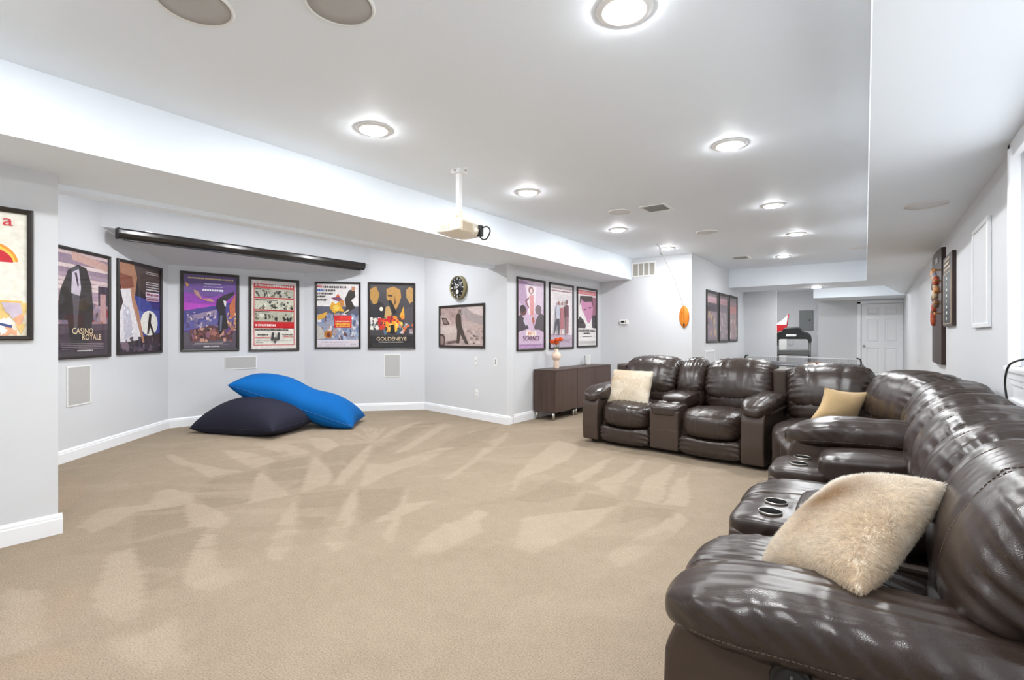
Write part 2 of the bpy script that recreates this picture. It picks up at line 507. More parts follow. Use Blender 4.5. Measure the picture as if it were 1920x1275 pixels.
NAP = [(1,[(-5.77,2.0),(-5.47,2.04),(-4.65,2.04),(-4.44,2.13),(-4.49,1.97),(-4.45,1.87),(-4.99,1.93),(-5.41,1.93)]),(1,[(-5.55,2.43),(-5.17,2.52),(-4.67,2.54),(-4.53,2.45),(-4.49,2.29),(-4.46,2.22),(-4.9,2.3)]),(1,[(-4.35,2.22),(-4.15,2.21),(-3.48,2.0),(-3.51,1.85),(-3.55,1.72),(-4.12,2.05)]),(1,[(-4.47,2.85),(-4.25,2.77),(-3.82,2.58),(-3.52,2.38),(-3.49,2.18),(-3.48,2.09),(-3.99,2.46)]),(1,[(-5.48,2.78),(-5.21,2.98),(-4.65,2.9),(-4.6,2.8),(-4.67,2.63),(-5.05,2.7)]),(1,[(-5.38,3.3),(-5.1,3.39),(-4.65,3.28),(-4.46,2.99),(-4.81,3.06)]),(1,[(-4.53,3.58),(-5.06,3.47),(-5.02,3.5),(-4.52,3.6)]),(1,[(-4.53,3.58),(-5.14,3.78),(-5.1,3.81),(-4.52,3.6)]),(1,[(-4.53,3.58),(-5.28,4.02),(-5.24,4.05),(-4.52,3.6)]),(1,[(-4.53,3.58),(-5.26,4.1),(-5.22,4.14),(-4.52,3.6)]),(1,[(-4.53,3.58),(-5.15,4.12),(-5.11,4.15),(-4.52,3.6)]),(1,[(-4.53,3.58),(-5.12,4.21),(-5.08,4.24),(-4.52,3.6)]),(1,[(-4.42,3.5),(-3.9,3.02),(-3.64,2.71),(-3.44,2.44),(-3.48,2.37),(-3.71,2.6),(-4.09,3.05),(-4.42,3.45)]),(1,[(-4.46,3.57),(-5.06,4.87),(-5.11,4.67),(-4.96,4.25)]),(1,[(-3.88,3.29),(-4.7,4.89),(-4.56,4.91),(-3.88,3.5)]),(1,[(-3.59,2.75),(-3.79,2.95),(-3.65,3.09),(-3.71,3.67),(-4.06,4.77),(-3.8,4.57),(-3.44,3.36),(-3.38,2.9),(-3.25,2.46)]),(1,[(-4.42,1.51),(-4.29,1.57),(-4.06,1.57),(-4.05,1.44),(-4.15,1.41)]),(1,[(-4.02,1.56),(-3.68,1.58),(-3.35,1.52),(-3.2,1.39),(-3.23,1.34),(-3.33,1.36),(-3.38,1.29),(-3.73,1.43)]),(1,[(-3.38,1.98),(-3.2,1.9),(-2.81,1.67),(-2.56,1.46),(-2.53,1.39),(-2.65,1.4),(-2.83,1.53),(-3.2,1.81)]),(1,[(-3.31,2.47),(-2.92,2.18),(-2.64,1.93),(-2.4,1.7),(-2.35,1.61),(-2.57,1.67),(-2.77,1.9),(-3.09,2.23)]),(1,[(-2.92,2.65),(-2.64,2.38),(-2.44,2.15),(-2.19,1.86),(-2.32,1.91),(-2.59,2.25)]),(1,[(-2.64,2.38),(-2.53,2.55),(-2.5,2.28),(-2.53,2.04),(-2.62,2.08)]),(1,[(-2.14,2.58),(-2.21,2.31),(-2.14,2.04),(-2.02,1.85),(-1.91,1.99),(-1.92,2.32)]),(1,[(-3.46,4.35),(-3.63,4.95),(-3.38,4.52),(-3.03,3.65),(-2.92,3.3),(-2.8,3.01),(-2.85,2.97),(-3.12,3.67)]),(1,[(-2.05,3.67),(-2.08,4.34),(-2.06,4.52),(-1.91,3.72),(-1.89,3.53)]),(1,[(-1.81,3.59),(-1.8,4.63),(-1.75,4.58),(-1.63,3.69),(-1.57,3.45)]),(1,[(-1.42,3.45),(-1.54,4.04),(-1.48,4.67),(-1.29,3.78),(-1.21,3.42)]),(1,[(-1.3,4.41),(-1.26,3.85),(-1.19,3.43),(-1.02,3.48)]),(1,[(-2.91,4.87),(-2.53,4.72),(-2.34,4.16),(-2.35,3.4),(-2.23,3.05),(-2.51,3.53),(-2.75,4.28)]),(1,[(-2.13,2.05),(-2.2,2.62),(-2.09,2.62),(-1.99,2.27),(-1.98,2.04),(-2.06,1.93)]),(1,[(-1.84,2.65),(-1.63,2.95),(-1.44,3.26),(-1.44,2.8),(-1.46,2.26),(-1.58,2.22)]),(1,[(-1.17,2.47),(-1.14,2.88),(-1.03,3.31),(-0.95,3.23),(-0.98,2.6),(-1.08,2.39)]),(1,[(-3.98,0.9),(-4.25,1.09),(-4.13,1.35),(-4.39,1.46),(-4.36,1.55),(-4.12,1.61),(-3.91,1.56),(-4.03,1.25),(-3.87,1.09),(-3.8,0.96)]),(1,[(-3.39,0.92),(-3.33,1.0),(-2.94,0.92),(-2.62,0.84),(-2.49,0.77),(-2.7,0.7),(-2.91,0.71)]),(1,[(-3.23,1.31),(-3.14,1.34),(-2.71,1.21),(-2.49,1.14),(-2.48,1.03),(-2.67,1.01),(-2.86,1.1)]),(1,[(-2.44,0.65),(-2.34,0.78),(-2.4,0.88),(-1.99,0.75),(-2.03,0.64),(-2.28,0.63)]),(1,[(-3.29,0.48),(-3.12,0.56),(-2.79,0.55),(-2.62,0.52),(-2.59,0.41),(-2.7,0.39)]),(0,[(-2.71,4.85),(-2.67,4.98),(-2.48,5.01),(-1.39,4.84),(-1.31,4.55),(-1.65,4.57),(-2.55,4.71)]),(0,[(-2.12,2.89),(-2.12,3.47),(-1.84,3.48),(-1.8,3.26),(-1.89,2.93)]),(0,[(-1.78,3.4),(-1.48,3.38),(-1.47,3.23),(-1.63,2.95)]),(0,[(-1.42,3.27),(-1.05,3.38),(-1.1,3.05),(-1.26,2.8)]),(0,[(-3.96,3.14),(-4.25,3.79),(-4.78,4.91),(-5.01,4.67),(-4.29,3.54),(-4.25,3.38)]),(0,[(-3.77,3.82),(-3.98,4.43),(-4.0,5.24),(-3.58,4.49),(-3.51,4.01)]),(0,[(-4.7,3.29),(-4.5,3.55),(-4.02,2.94),(-3.54,2.42),(-3.93,2.63),(-4.44,2.88)]),(0,[(-4.4,1.85),(-4.41,2.12),(-4.39,2.26),(-3.58,1.75),(-3.68,1.58),(-4.07,1.61)]),(0,[(-4.55,2.43),(-4.52,2.82),(-3.99,2.46),(-3.48,2.09),(-3.5,2.01),(-4.21,2.23)]),(0,[(-3.23,2.42),(-2.98,2.66),(-2.64,2.3),(-2.55,1.93)]),(0,[(-3.45,2.06),(-3.29,2.44),(-3.1,2.23),(-2.75,1.72),(-3.13,1.87)]),(0,[(-4.0,1.23),(-3.93,1.5),(-3.41,1.31),(-3.47,1.04)]),(0,[(-3.41,1.02),(-3.28,1.34),(-2.86,1.1),(-2.65,0.98),(-2.73,0.88)])]
STAIN = [[(-3.05,0.57),(-2.88,0.65),(-2.71,0.6),(-2.73,0.55)],[(-2.58,0.4),(-2.62,0.52),(-2.47,0.61),(-2.3,0.61),(-2.38,0.43)],[(-5.88,1.19),(-4.85,1.18),(-4.47,1.01),(-4.63,0.95)]]


def make_floor():
    xs = np.concatenate([[-8.2], np.arange(-7.4, 0.6, 0.025), [1.0]])
    ys = np.concatenate([[-2.0, -1.0, 0.0], np.arange(0.4, 8.2, 0.025), [9, 10, 12, 14, 16, 18]])
    X, Y = np.meshgrid(xs, ys, indexing='ij')
    px, py = X.ravel(), Y.ravel()
    wob = 0.018 * np.sin(px * 6.1 + py * 2.3) + 0.012 * np.sin(py * 8.3 - px * 4.7)
    nap = np.full(len(px), 0.45)
    for v, poly in NAP:
        nap[inpoly(px + wob, py - wob, poly)] = 1.0 if v else 0.12
    rs = np.random.RandomState(5)
    for _ in range(150):                      # fainter older strokes
        x0, y0 = rs.uniform(-7, 0.4), rs.uniform(0.5, 7.8); a = rs.uniform(0.5, 1.25); L_ = rs.uniform(0.4, 1.1); w_ = rs.uniform(0.05, 0.16)
        dx, dy = math.cos(a) * L_, math.sin(a) * L_; sx, sy = -math.sin(a) * w_, math.cos(a) * w_
        hit = inpoly(px + wob, py - wob, [(x0, y0), (x0 + dx - sx, y0 + dy - sy), (x0 + dx + sx, y0 + dy + sy)])
        nap[hit] = nap[hit] * 0.55 + 0.45 * (0.85 if rs.rand() < 0.6 else 0.2)
    st = np.zeros(len(px))
    for poly in STAIN: st[inpoly(px + wob * 3, py - wob * 3, poly)] = 1.0
    def blur(a, it):
        a = a.reshape(X.shape)
        for _ in range(it):
            p = np.pad(a, 1, mode='edge')
            a = (p[1:-1, 1:-1] * 2 + p[:-2, 1:-1] + p[2:, 1:-1] + p[1:-1, :-2] + p[1:-1, 2:]) / 6
        return a.ravel()
    st = blur(st, 8)
    soft = blur(nap, 7); k = np.clip((np.hypot(px, py) - 1.8) / 1.6, 0, 1); nap = nap * k + soft * (1 - k)
    nx, ny = len(xs), len(ys)
    V = np.stack([px, py, np.zeros(len(px))], 1)
    i, j = np.meshgrid(np.arange(nx - 1), np.arange(ny - 1), indexing='ij')
    a = (i * ny + j).ravel()
    F = np.stack([a, a + ny, a + ny + 1, a + 1], 1)
    me = bpy.data.meshes.new('floor')
    me.vertices.add(len(V)); me.vertices.foreach_set('co', V.ravel())
    me.loops.add(F.size); me.loops.foreach_set('vertex_index', F.ravel())
    me.polygons.add(len(F)); me.polygons.foreach_set('loop_start', np.arange(0, F.size, 4))
    for nm, d in (('nap', nap), ('stain', st)):
        at = me.attributes.new(nm, 'FLOAT', 'POINT'); at.data.foreach_set('value', d.astype(np.float32))
    me.materials.append(M['carpet']); me.update(calc_edges=True)
    o = bpy.data.objects.new('floor', me); C.objects.link(o); struct(o)
    o['label'] = 'beige cut pile carpet with vacuum marks'
make_floor()

def wall_frame(p, q):
    """angle of a wall seen with p at left and q at right: local x along it, local y into it"""
    return math.atan2(q[1] - p[1], q[0] - p[0]), math.hypot(q[0] - p[0], q[1] - p[1])

def wall(name, p, q, z0, z1, th=0.12, m='wall'):
    r, L = wall_frame(p, q)
    o = box(name, (0, 0, z0), (L, th, z1), m)
    o.location = (p[0], p[1], 0); o.rotation_euler = (0, 0, r)
    return struct(o)

struct(prism('wall_left', [(-3.95, -1.7), (-3.95, 0.82), (-5.65, 0.82), (-5.65, -1.7)], 0, SO, 'wall'))
wall('wall_bay_south', A_, AB, 0, 2.6)
wall('wall_bay_west', AB, BC, 0, 2.6)
wall('wall_bay_north', BC, CD, 0, 2.6)
wall('wall_clock', CD, DE, 0, 2.6)
struct(prism('wall_cabinet', [(-3.95, 5.33), (-3.95, 8.30), (-4.07, 8.30), (-4.07, 5.35)], 0, SO, 'wall'))
struct(prism('wall_thermostat', [(-3.95, 8.12), (-2.36, 8.12), (-2.36, 12.05), (-2.48, 12.05), (-2.48, 8.24), (-3.95, 8.24)], 0, CE, 'wall'))
wall('wall_far_left', (-4.3, 12.05), (-1.72, 12.05), 0, CE)
wall('wall_far_back', (-4.2, 17.0), (-1.2, 17.0), 0, CE)
wall('wall_far_side', (-4.2, 12.17), (-4.2, 17.0), 0, CE)
struct(prism('wall_far_right', [(-1.22, 15.6), (0.575, 15.6), (0.575, 17.1), (-1.22, 17.1)], 0, CE, 'wall'))
struct(boxes('wall_right', [((0.575, -1.8, 0), (0.72, -0.20, CE)), ((0.575, 3.42, 0), (0.72, 17.1, CE)), ((0.575, -0.20, 0), (0.72, 3.42, 1.03)), ((0.575, -0.20, 2.07), (0.72, 3.42, CE))], 'wall'))
wall('wall_back', (0.70, -1.7), (-4.1, -1.7), 0, CE)

struct(box('ceiling', (-4.3, -1.85, CE), (0.75, 17.2, CE + 0.1), 'ceil'))
struct(box('ceiling', (-7.6, 0.4, 2.58), (-4.3, 6.0, 2.68), 'ceil'))
struct(box('trim_1', (-4.32, -1.8, SO), (-3.37, 8.12, 2.57), 'ceil'))
struct(box('trim_2', (-4.32, 0.82, SO - 0.035), (-4.19, 5.385, SO), 'ceil'))
struct(prism('trim_3', [(0.04, -1.75), (-0.115, 10.65), (0.575, 10.65), (0.575, -1.75)], SO, CE + 0.02, 'ceil'))
struct(box('trim_4', (-2.36, 10.65, SO), (0.575, 11.9, CE + 0.02), 'ceil'))
struct(prism('trim_5', [(0.15, 11.9), (0.575, 11.9), (0.575, 15.0)], SO, CE + 0.02, 'ceil'))
struct(box('trim_6', (-1.22, 14.3, 2.109), (0.575, 15.6, CE + 0.02), 'ceil'))
def bay_header():
    poly = [(-6.45, 1.667), (-7.31, 2.58), (-7.10, 4.34), (-6.45, 5.05)]
    bm = bmesh.new()
    zb = lambda x: 2.31 + (x + 6.45) / (-7.2 + 6.45) * (2.12 - 2.31)
    lo = [bm.verts.new((x, y, zb(x))) for x, y in poly]; hi = [bm.verts.new((x, y, 2.6)) for x, y in poly]
    bm.faces.new(lo[::-1]); bm.faces.new(hi)
    for i in range(4): bm.faces.new((lo[i], lo[(i + 1) % 4], hi[(i + 1) % 4], hi[i]))
    struct(from_bm('trim_7', bm, 'wall'))
bay_header()

BB = [(0, 0), (-0.018, 0), (-0.018, 0.088), (-0.013, 0.094), (-0.013, 0.104), (-0.006, 0.116), (0, 0.120)]
def baseboard(name, p, q, e0=0.0, e1=0.0):
    r, L = wall_frame(p, q)
    o = profile_prism(name, BB, -e0, L + e1, 'trim')
    o.location = (p[0], p[1], 0); o.rotation_euler = (0, 0, r); struct(o)
baseboard('baseboard_left', (-3.95, -1.7), (-3.95, 0.82), 0, 0.018)
baseboard('baseboard_pillar', (-3.95, 0.82), (-5.65, 0.82))
baseboard('baseboard_bay_south', A_, AB); baseboard('baseboard_bay_west', AB, BC); baseboard('baseboard_bay_north', BC, CD)
baseboard('baseboard_clock', CD, DE, 0, 0.016); baseboard('baseboard_cabinet', DE, (-3.95, 8.12))
baseboard('baseboard_thermostat', (-3.95, 8.12), (-2.36, 8.12), 0, 0.018); baseboard('baseboard_passage', (-2.36, 8.12), (-2.36, 12.05))
baseboard('baseboard_far', (-2.36, 12.05), (-1.72, 12.05)); baseboard('baseboard_right', (0.575, 15.6), (0.575, -1.7))

# far door, six panels
def door():
    d = thing('door_1', 'white six panel door at the far end of the room', 'door', (-0.36, 15.6, 0)); del d['category']
    struct(d)
    box('door_slab', (0.09, -0.016, 0.01), (0.93, 0.0, 1.99), 'trim', d)
    zs = ((1.71, 1.91), (1.02, 1.60), (0.22, 0.88)); xs = ((0.20, 0.46), (0.57, 0.83))
    for x0, x1 in ((0.09, 0.20), (0.46, 0.57), (0.83, 0.93)): box('stile', (x0, -0.040, 0.01), (x1, -0.014, 1.99), 'trim', d, 0.004)
    for z0, z1 in ((0.01, 0.22), (0.88, 1.02), (1.60, 1.71), (1.91, 1.99)):
        for x0, x1 in xs: box('rail', (x0 - 0.004, -0.0395, z0), (x1 + 0.004, -0.014, z1), 'trim', d, 0.004)
    for x0, x1 in xs:
        for z0, z1 in zs:
            bm = bmesh.new(); ring = []
            for ins, y in ((0.012, -0.015), (0.022, -0.017), (0.05, -0.034)):
                ring.append([bm.verts.new(p) for p in ((x0 + ins, y, z0 + ins), (x1 - ins, y, z0 + ins), (x1 - ins, y, z1 - ins), (x0 + ins, y, z1 - ins))])
            for p, q in zip(ring[:-1], ring[1:]):
                for k in range(4): bm.faces.new((p[k], p[(k + 1) % 4], q[(k + 1) % 4], q[k]))
            bm.faces.new(ring[-1])
            from_bm('panel', bm, 'trim', d)
    boxes('casing', [((0.0, -0.045, 0), (0.075, 0.0, 2.06)), ((0.0, -0.045, 2.0), (0.935, 0.0, 2.07))], 'trim', d, 0.006)
    h = lathe('handle', [(0.0, 0.0), (0.03, 0.0), (0.03, -0.01), (0.012, -0.012), (0.012, -0.04), (0.028, -0.05), (0.028, -0.075), (0.0, -0.08)], 'steel', d, 16, 'y', (0.135, -0.04, 0.93))
door()

# window casing with stool and apron on the right wall, lengthened out of view to add daylight
def window():
    t = thing('window_1', 'white window casing with sill behind the sofa, lengthened out of view for daylight', 'window', (0.575, 3.525, 0), -PI / 2); del t['category']; struct(t)
    W = 3.83
    boxes('casing', [((0, -0.03, 1.03), (0.09, 0, 2.145)), ((W - 0.09, -0.03, 1.03), (W, 0, 2.145)), ((0.0, -0.03, 2.06), (W, 0, 2.145))], 'trim', t, 0.005)
    boxes('casing_bead', [((0.085, -0.045, 1.03), (0.115, 0, 2.10)), ((W - 0.115, -0.045, 1.03), (W - 0.085, 0, 2.10))], 'trim', t, 0.006)
    box('window_sill', (-0.035, -0.042, 1.0), (W + 0.035, 0, 1.03), 'trim', t, 0.008)
    boxes('apron', [((0.0, -0.030, 0.965), (W, 0, 1.0)), ((0.01, -0.022, 0.935), (W - 0.01, 0, 0.965)), ((0.02, -0.014, 0.87), (W - 0.02, 0, 0.935)), ((0.0, -0.028, 0.845), (W, 0, 0.87))], 'trim', t, 0.006)
    n = 4; cw = (W - 0.20) / n
    for i in range(n):
        x0, x1 = 0.10 + i * cw, 0.10 + (i + 1) * cw
        boxes('sash', [((x0, 0.05, 1.03), (x0 + 0.05, 0.09, 2.07)), ((x1 - 0.05, 0.05, 1.03), (x1, 0.09, 2.07)), ((x0 + 0.05, 0.05, 1.03), (x1 - 0.05, 0.09, 1.08)), ((x0 + 0.05, 0.05, 2.02), (x1 - 0.05, 0.09, 2.07))], 'trim', t, 0.004)
        box('pane', (x0 + 0.05, 0.068, 1.08), (x1 - 0.05, 0.072, 2.02), 'glass', t)
window()

# ------------------------------------------------------------------ ceiling fittings
def downlight(loc, label):
    t = thing('recessed_light', label, 'ceiling light', loc, 0, 'recessed ceiling lights')
    lathe('trim_ring', [(0.078, -0.012), (0.088, -0.010), (0.112, -0.005), (0.115, 0.0), (0.078, 0.0), (0.078, -0.012)], 'plastic', t, 40)
    lathe('lens', [(0.0, -0.021), (0.045, -0.020), (0.069, -0.0165), (0.0775, -0.010), (0.0775, -0.002), (0.0, -0.001)], 'lens', t, 20)
    return t
l0 = downlight((-0.82, 1.90, CE), 'large lit recessed ceiling light at the top edge above the sofa arm')
for loc, lab in [
    ((-2.59, 2.06, CE), 'lit recessed ceiling light nearest the soffit, left of the projector pole'),
    ((-2.575, 3.79, CE), 'lit recessed ceiling light just right of the projector'),
    ((-2.57, 5.77, CE), 'lit recessed ceiling light below the round ceiling speaker and square vent'),
    ((-2.52, 7.43, CE), 'lit recessed ceiling light beside the ring toss string'),
    ((-0.81, 3.67, CE), 'second lit recessed light in the row over the sectional sofa'),
    ((-0.83, 5.62, CE), 'third lit recessed light in the row over the sectional sofa'),
    ((-0.82, 7.36, CE), 'fourth lit recessed light in the right row, before the far passage'),
    ((-1.22, 9.30, CE), 'farthest small lit recessed light on the main ceiling before the back beam'),
    ((-0.925, 11.46, SO), 'small lit recessed light under the back beam above the table tennis table'),
    ((-0.82, 0.10, CE), 'unseen recessed light added for brightness at the near end of the right row, beside the window'),  # near-end pair is out of view, added for more light
    ((-2.57, 0.20, CE), 'unseen recessed light added for brightness near the back wall by the left pillar'),
    ((-5.35, 2.25, 2.58), 'unseen recessed light added in the bay ceiling near the left posters'),  # three bay lamps hidden by the beam, added to light the bay
    ((-5.35, 3.40, 2.58), 'unseen recessed light added in the middle of the bay ceiling'),
    ((-5.35, 4.55, 2.58), 'unseen recessed light added in the bay ceiling near the clock wall'),
    ((-0.6, 13.1, CE), 'unseen recessed light added beyond the back beam near the far door'),  # three lamps out of view, added to brighten the far rooms
    ((-2.1, 13.2, CE), 'unseen recessed light added beyond the back beam over the treadmill'),
    ((-2.3, 15.4, CE), 'unseen recessed light added deepest in the far exercise nook'),
    ]:
    dup(l0, loc, None, lab)

def ceil_speaker(loc, r, label, m='grillew'):
    t = thing('ceiling_speaker', label, 'speaker', loc, 0, 'round ceiling speakers')
    lathe('rim', [(r - 0.012, -0.004), (r - 0.006, -0.010), (r, -0.006), (r + 0.003, 0.0), (r - 0.012, 0.0), (r - 0.012, -0.004)], 'plastic', t, 56)
    lathe('speaker_grille', [(0.0, -0.0065), (r * 0.5, -0.006), (r - 0.012, -0.004), (r - 0.012, -0.001), (0.0, -0.001)], m, t, 56)
ceil_speaker((-1.722, 1.205, CE), 0.135, 'round grey mesh ceiling speaker at the top edge, right of its twin', 'grille')
ceil_speaker((-2.19, 0.865, CE), 0.14, 'round grey mesh ceiling speaker nearest the left corner of the picture', 'grille')
ceil_speaker((-2.19, 4.96, CE), 0.118, 'round white ceiling speaker beside the square ceiling vent')
ceil_speaker((-1.72, 6.57, CE), 0.13, 'flat round ceiling speaker between the two rows of lights')
ceil_speaker((-0.20, 9.08, CE), 0.12, 'small ceiling speaker far off beside the right soffit')
ceil_speaker((0.30, 4.76, SO), 0.135, 'round white speaker in the low soffit above the right wall')

def ceil_vent(loc, w, d, label):
    t = thing('ceiling_vent', label, 'air vent', loc, 0, 'square ceiling vents')
    f = 0.028
    boxes('frame', [((-w, -d, -0.008), (w, -d + f, 0)), ((-w, d - f, -0.008), (w, d, 0)), ((-w, -d + f, -0.008), (-w + f, d - f, 0)), ((w - f, -d + f, -0.008), (w, d - f, 0))], 'vent', t, 0.002)
    box('backing', (-w + f, -d + f, -0.002), (w - f, d - f, -0.0005), 'hole', t)
    n = 7
    for i in range(n):
        y = -d + f + (i + 0.5) * (2 * d - 2 * f) / n
        o = box('slat', (-w + f, -0.008, -0.001), (w - f, 0.008, 0.001), 'vent', t)
        o.location = (0, y, -0.008); o.rotation_euler = (math.radians(35), 0, 0)
ceil_vent((-1.82, 5.03, CE), 0.135, 0.14, 'white square ceiling vent with louvres above the middle of the room')
ceil_vent((-1.82, 9.03, CE), 0.13, 0.15, 'far white ceiling vent near the passage wall')

# wall return grille
def return_grille():
    t = thing('return_air_grille', 'white wall vent with four dark mesh panels high on the far wall', 'air vent', (-3.36, 8.12, 2.182))
    W, H = 0.42, 0.245
    boxes('frame', [((0, -0.012, 0), (W, 0, 0.022)), ((0, -0.012, H - 0.022), (W, 0, H)), ((0, -0.012, 0.022), (0.022, 0, H - 0.022)), ((W - 0.022, -0.012, 0.022), (W, 0, H - 0.022))], 'vent', t, 0.002)
    pw = (W - 0.044) / 4
    for i in range(4):
        box('mesh_panel', (0.022 + i * pw + 0.006, -0.005, 0.024), (0.022 + (i + 1) * pw - 0.006, -0.001, H - 0.024), 'tan_mesh', t)
    for i in range(1, 4):
        box('mullion', (0.022 + i * pw - 0.006, -0.010, 0.022), (0.022 + i * pw + 0.006, 0, H - 0.022), 'vent', t)
return_grille()

# ------------------------------------------------------------------ wall plates and speakers
def on_wall(p, q, x, y):
    return wall_frame(p, q)[0]
def wall_speaker(p0, p1, z0, z1, label):
    r, L = wall_frame(p0, p1)
    t = thing('wall_speaker', label, 'speaker', (p0[0], p0[1], z0), r, 'in-wall speakers in the bay')
    H = z1 - z0
    boxes('bezel', [((0, -0.008, 0), (L, 0, 0.012)), ((0, -0.008, H - 0.012), (L, 0, H)), ((0, -0.008, 0.012), (0.012, 0, H - 0.012)), ((L - 0.012, -0.008, 0.012), (L, 0, H - 0.012))], 'plastic', t, 0.002)
    box('speaker_grille', (0.012, -0.006, 0.012), (L - 0.012, -0.001, H - 0.012), 'grille', t)
def lerp_wall(p, q, x):   # point on a wall line at given world x or y share
    return (p[0] + (q[0] - p[0]) * x, p[1] + (q[1] - p[1]) * x)
wall_speaker((-6.132, 1.331), (-6.349, 1.561), 0.51, 0.89, 'tall in-wall speaker on the left bay wall beneath the framed posters')
wall_speaker((-7.233, 3.225), (-7.183, 3.644), 0.714, 0.895, 'wide low in-wall speaker above the navy beanbag')
wall_speaker((-6.294, 5.211), (-6.12, 5.399), 0.527, 0.892, 'tall in-wall speaker to the right of the blue beanbag')

def plate(loc, rz, label, kind, w=0.07, h=0.115):
    t = thing('wall_plate', label, 'outlet' if kind == 'outlet' else 'wall plate', loc, rz)
    box('cover_plate', (-w / 2, -0.006, 0), (w / 2, 0, h), 'plastic', t, 0.002)
    if kind == 'outlet':
        for z in (0.035, 0.078):
            s = lathe('socket', [(0.0, -0.009), (0.016, -0.009), (0.017, -0.006), (0.017, 0), (0, 0)], 'plastic', t, 16, 'y', (0, 0, z))
            boxes('slot', [((-0.007, -0.0095, z - 0.002), (-0.005, -0.009, z + 0.008)), ((0.005, -0.0095, z - 0.002), (0.007, -0.009, z + 0.008))], 'blackp', t)
    elif kind == 'jack':
        lathe('connector', [(0.0, -0.014), (0.006, -0.014), (0.007, -0.006), (0.011, -0.006), (0.011, 0), (0, 0)], 'greyp', t, 14, 'y', (0, 0, h / 2))
    elif kind == 'av':
        for z in (0.038, 0.062, 0.086): lathe('connector', [(0.0, -0.011), (0.006, -0.011), (0.007, -0.006), (0.007, 0), (0, 0)], 'greyp', t, 12, 'y', (0, 0, z))
    else:
        box('toggle', (-0.006, -0.016, h / 2 - 0.012), (0.006, -0.005, h / 2 + 0.012), 'plastic', t, 0.002)
rD = wall_frame(CD, DE)[0]
plate((-4.585, 5.446, 0.77), rD, 'white wall jack plate below the black and white car photograph', 'jack')
plate((-4.177, 5.372, 0.766), rD, 'white AV plate nearest the wall corner by the cabinet', 'av')
plate((-4.573, 5.444, 0.305), rD, 'white power outlet low on the clock wall above the baseboard', 'outlet')
plate((0.575, 10.6, 0.70), -PI / 2, 'white outlet plate far down the right wall', 'outlet')
plate((-1.33, 17.0, 1.20), 0, 'white light switch beside the grey electrical panel', 'switch')

def thermostat():
    t = thing('thermostat', 'small white thermostat on the far grey wall', 'thermostat', (-3.505, 8.12, 1.375))
    box('backplate', (-0.085, -0.008, 0.0), (0.085, 0, 0.075), 'plastic', t, 0.003)
    box('body', (-0.07, -0.03, 0.006), (0.08, -0.008, 0.085), 'plastic', t, 0.008)
    box('screen', (-0.045, -0.0315, 0.035), (0.02, -0.030, 0.068), 'blackp', t)
    box('button', (0.035, -0.033, 0.03), (0.045, -0.030, 0.07), 'greyp', t, 0.001)
thermostat()

def access(loc, rz, w, h, label):
    t = thing('access_panel', label, 'wall panel', loc, rz)
    box('door_leaf', (0.03, -0.014, 0.03), (w - 0.03, 0, h - 0.03), 'wall', t, 0.002)
    boxes('frame', [((0, -0.022, 0), (w, 0, 0.03)), ((0, -0.022, h - 0.03), (w, 0, h)), ((0, -0.022, 0.03), (0.03, 0, h - 0.03)), ((w - 0.03, -0.022, 0.03), (w, 0, h - 0.03))], 'trim', t, 0.004)
access((0.575, 4.76, 1.235), -PI / 2, 0.60, 0.68, 'white framed access panel on the right wall beside the window')
access((-2.36, 8.83, 0.40), PI / 2, 0.63, 0.53, 'low white access panel beneath three small framed posters')

# ring toss: surfboard plaque, hook and string
def ring_toss():
    n = 40; V = []; F = []
    for i in range(n + 1):
        z = -0.18 + 0.36 * i / n
        s = max(0.0, 1 - (abs(z) / 0.18) ** 2.2) ** 0.62
        hw = 0.078 * s
        for x, y in ((-hw, 0.0), (-hw, -0.012), (-hw * 0.8, -0.019), (hw * 0.8, -0.019), (hw, -0.012), (hw, 0.0)): V.append((x, y, z))
    for i in range(n):
        for k in range(5): F.append((i * 6 + k, i * 6 + k + 1, (i + 1) * 6 + k + 1, (i + 1) * 6 + k))
    t = thing('ring_toss_board', 'orange wooden surfboard-shaped plaque hung on the far wall', 'wall game', (-2.476, 8.12, 1.49))
    obj('board', V, F, 'surf', t, True)
    box('stringer', (-0.004, -0.0205, -0.165), (0.004, -0.0185, 0.165), 'darkwood', t)
    tube('hook', [(-0.022, -0.018, 0.055), (-0.022, -0.045, 0.055), (-0.022, -0.055, 0.062), (-0.022, -0.055, 0.075)], 0.003, 'blackm', t)
    box('foot_plate', (-0.012, -0.024, -0.15), (0.012, -0.019, -0.11), 'darkwood', t, 0.003)
    t2 = thing('ring_toss_string', 'thin white string running from a ceiling hook to the orange board', 'string', (-2.53, 7.15, CE))
    tube('string', [(0.0, 0.05, -0.10), (0.05, 0.5, -0.46), (0.053, 0.93, -0.84)], 0.0035, 'string', t2, 6)
    tube('ceiling_hook', [(-0.02, -0.1, 0.0), (0.0, 0.0, -0.03), (0.0, 0.02, -0.12), (0.0, 0.05, -0.13), (0.0, 0.05, -0.10)], 0.004, 'steel', t2, 6)
ring_toss()

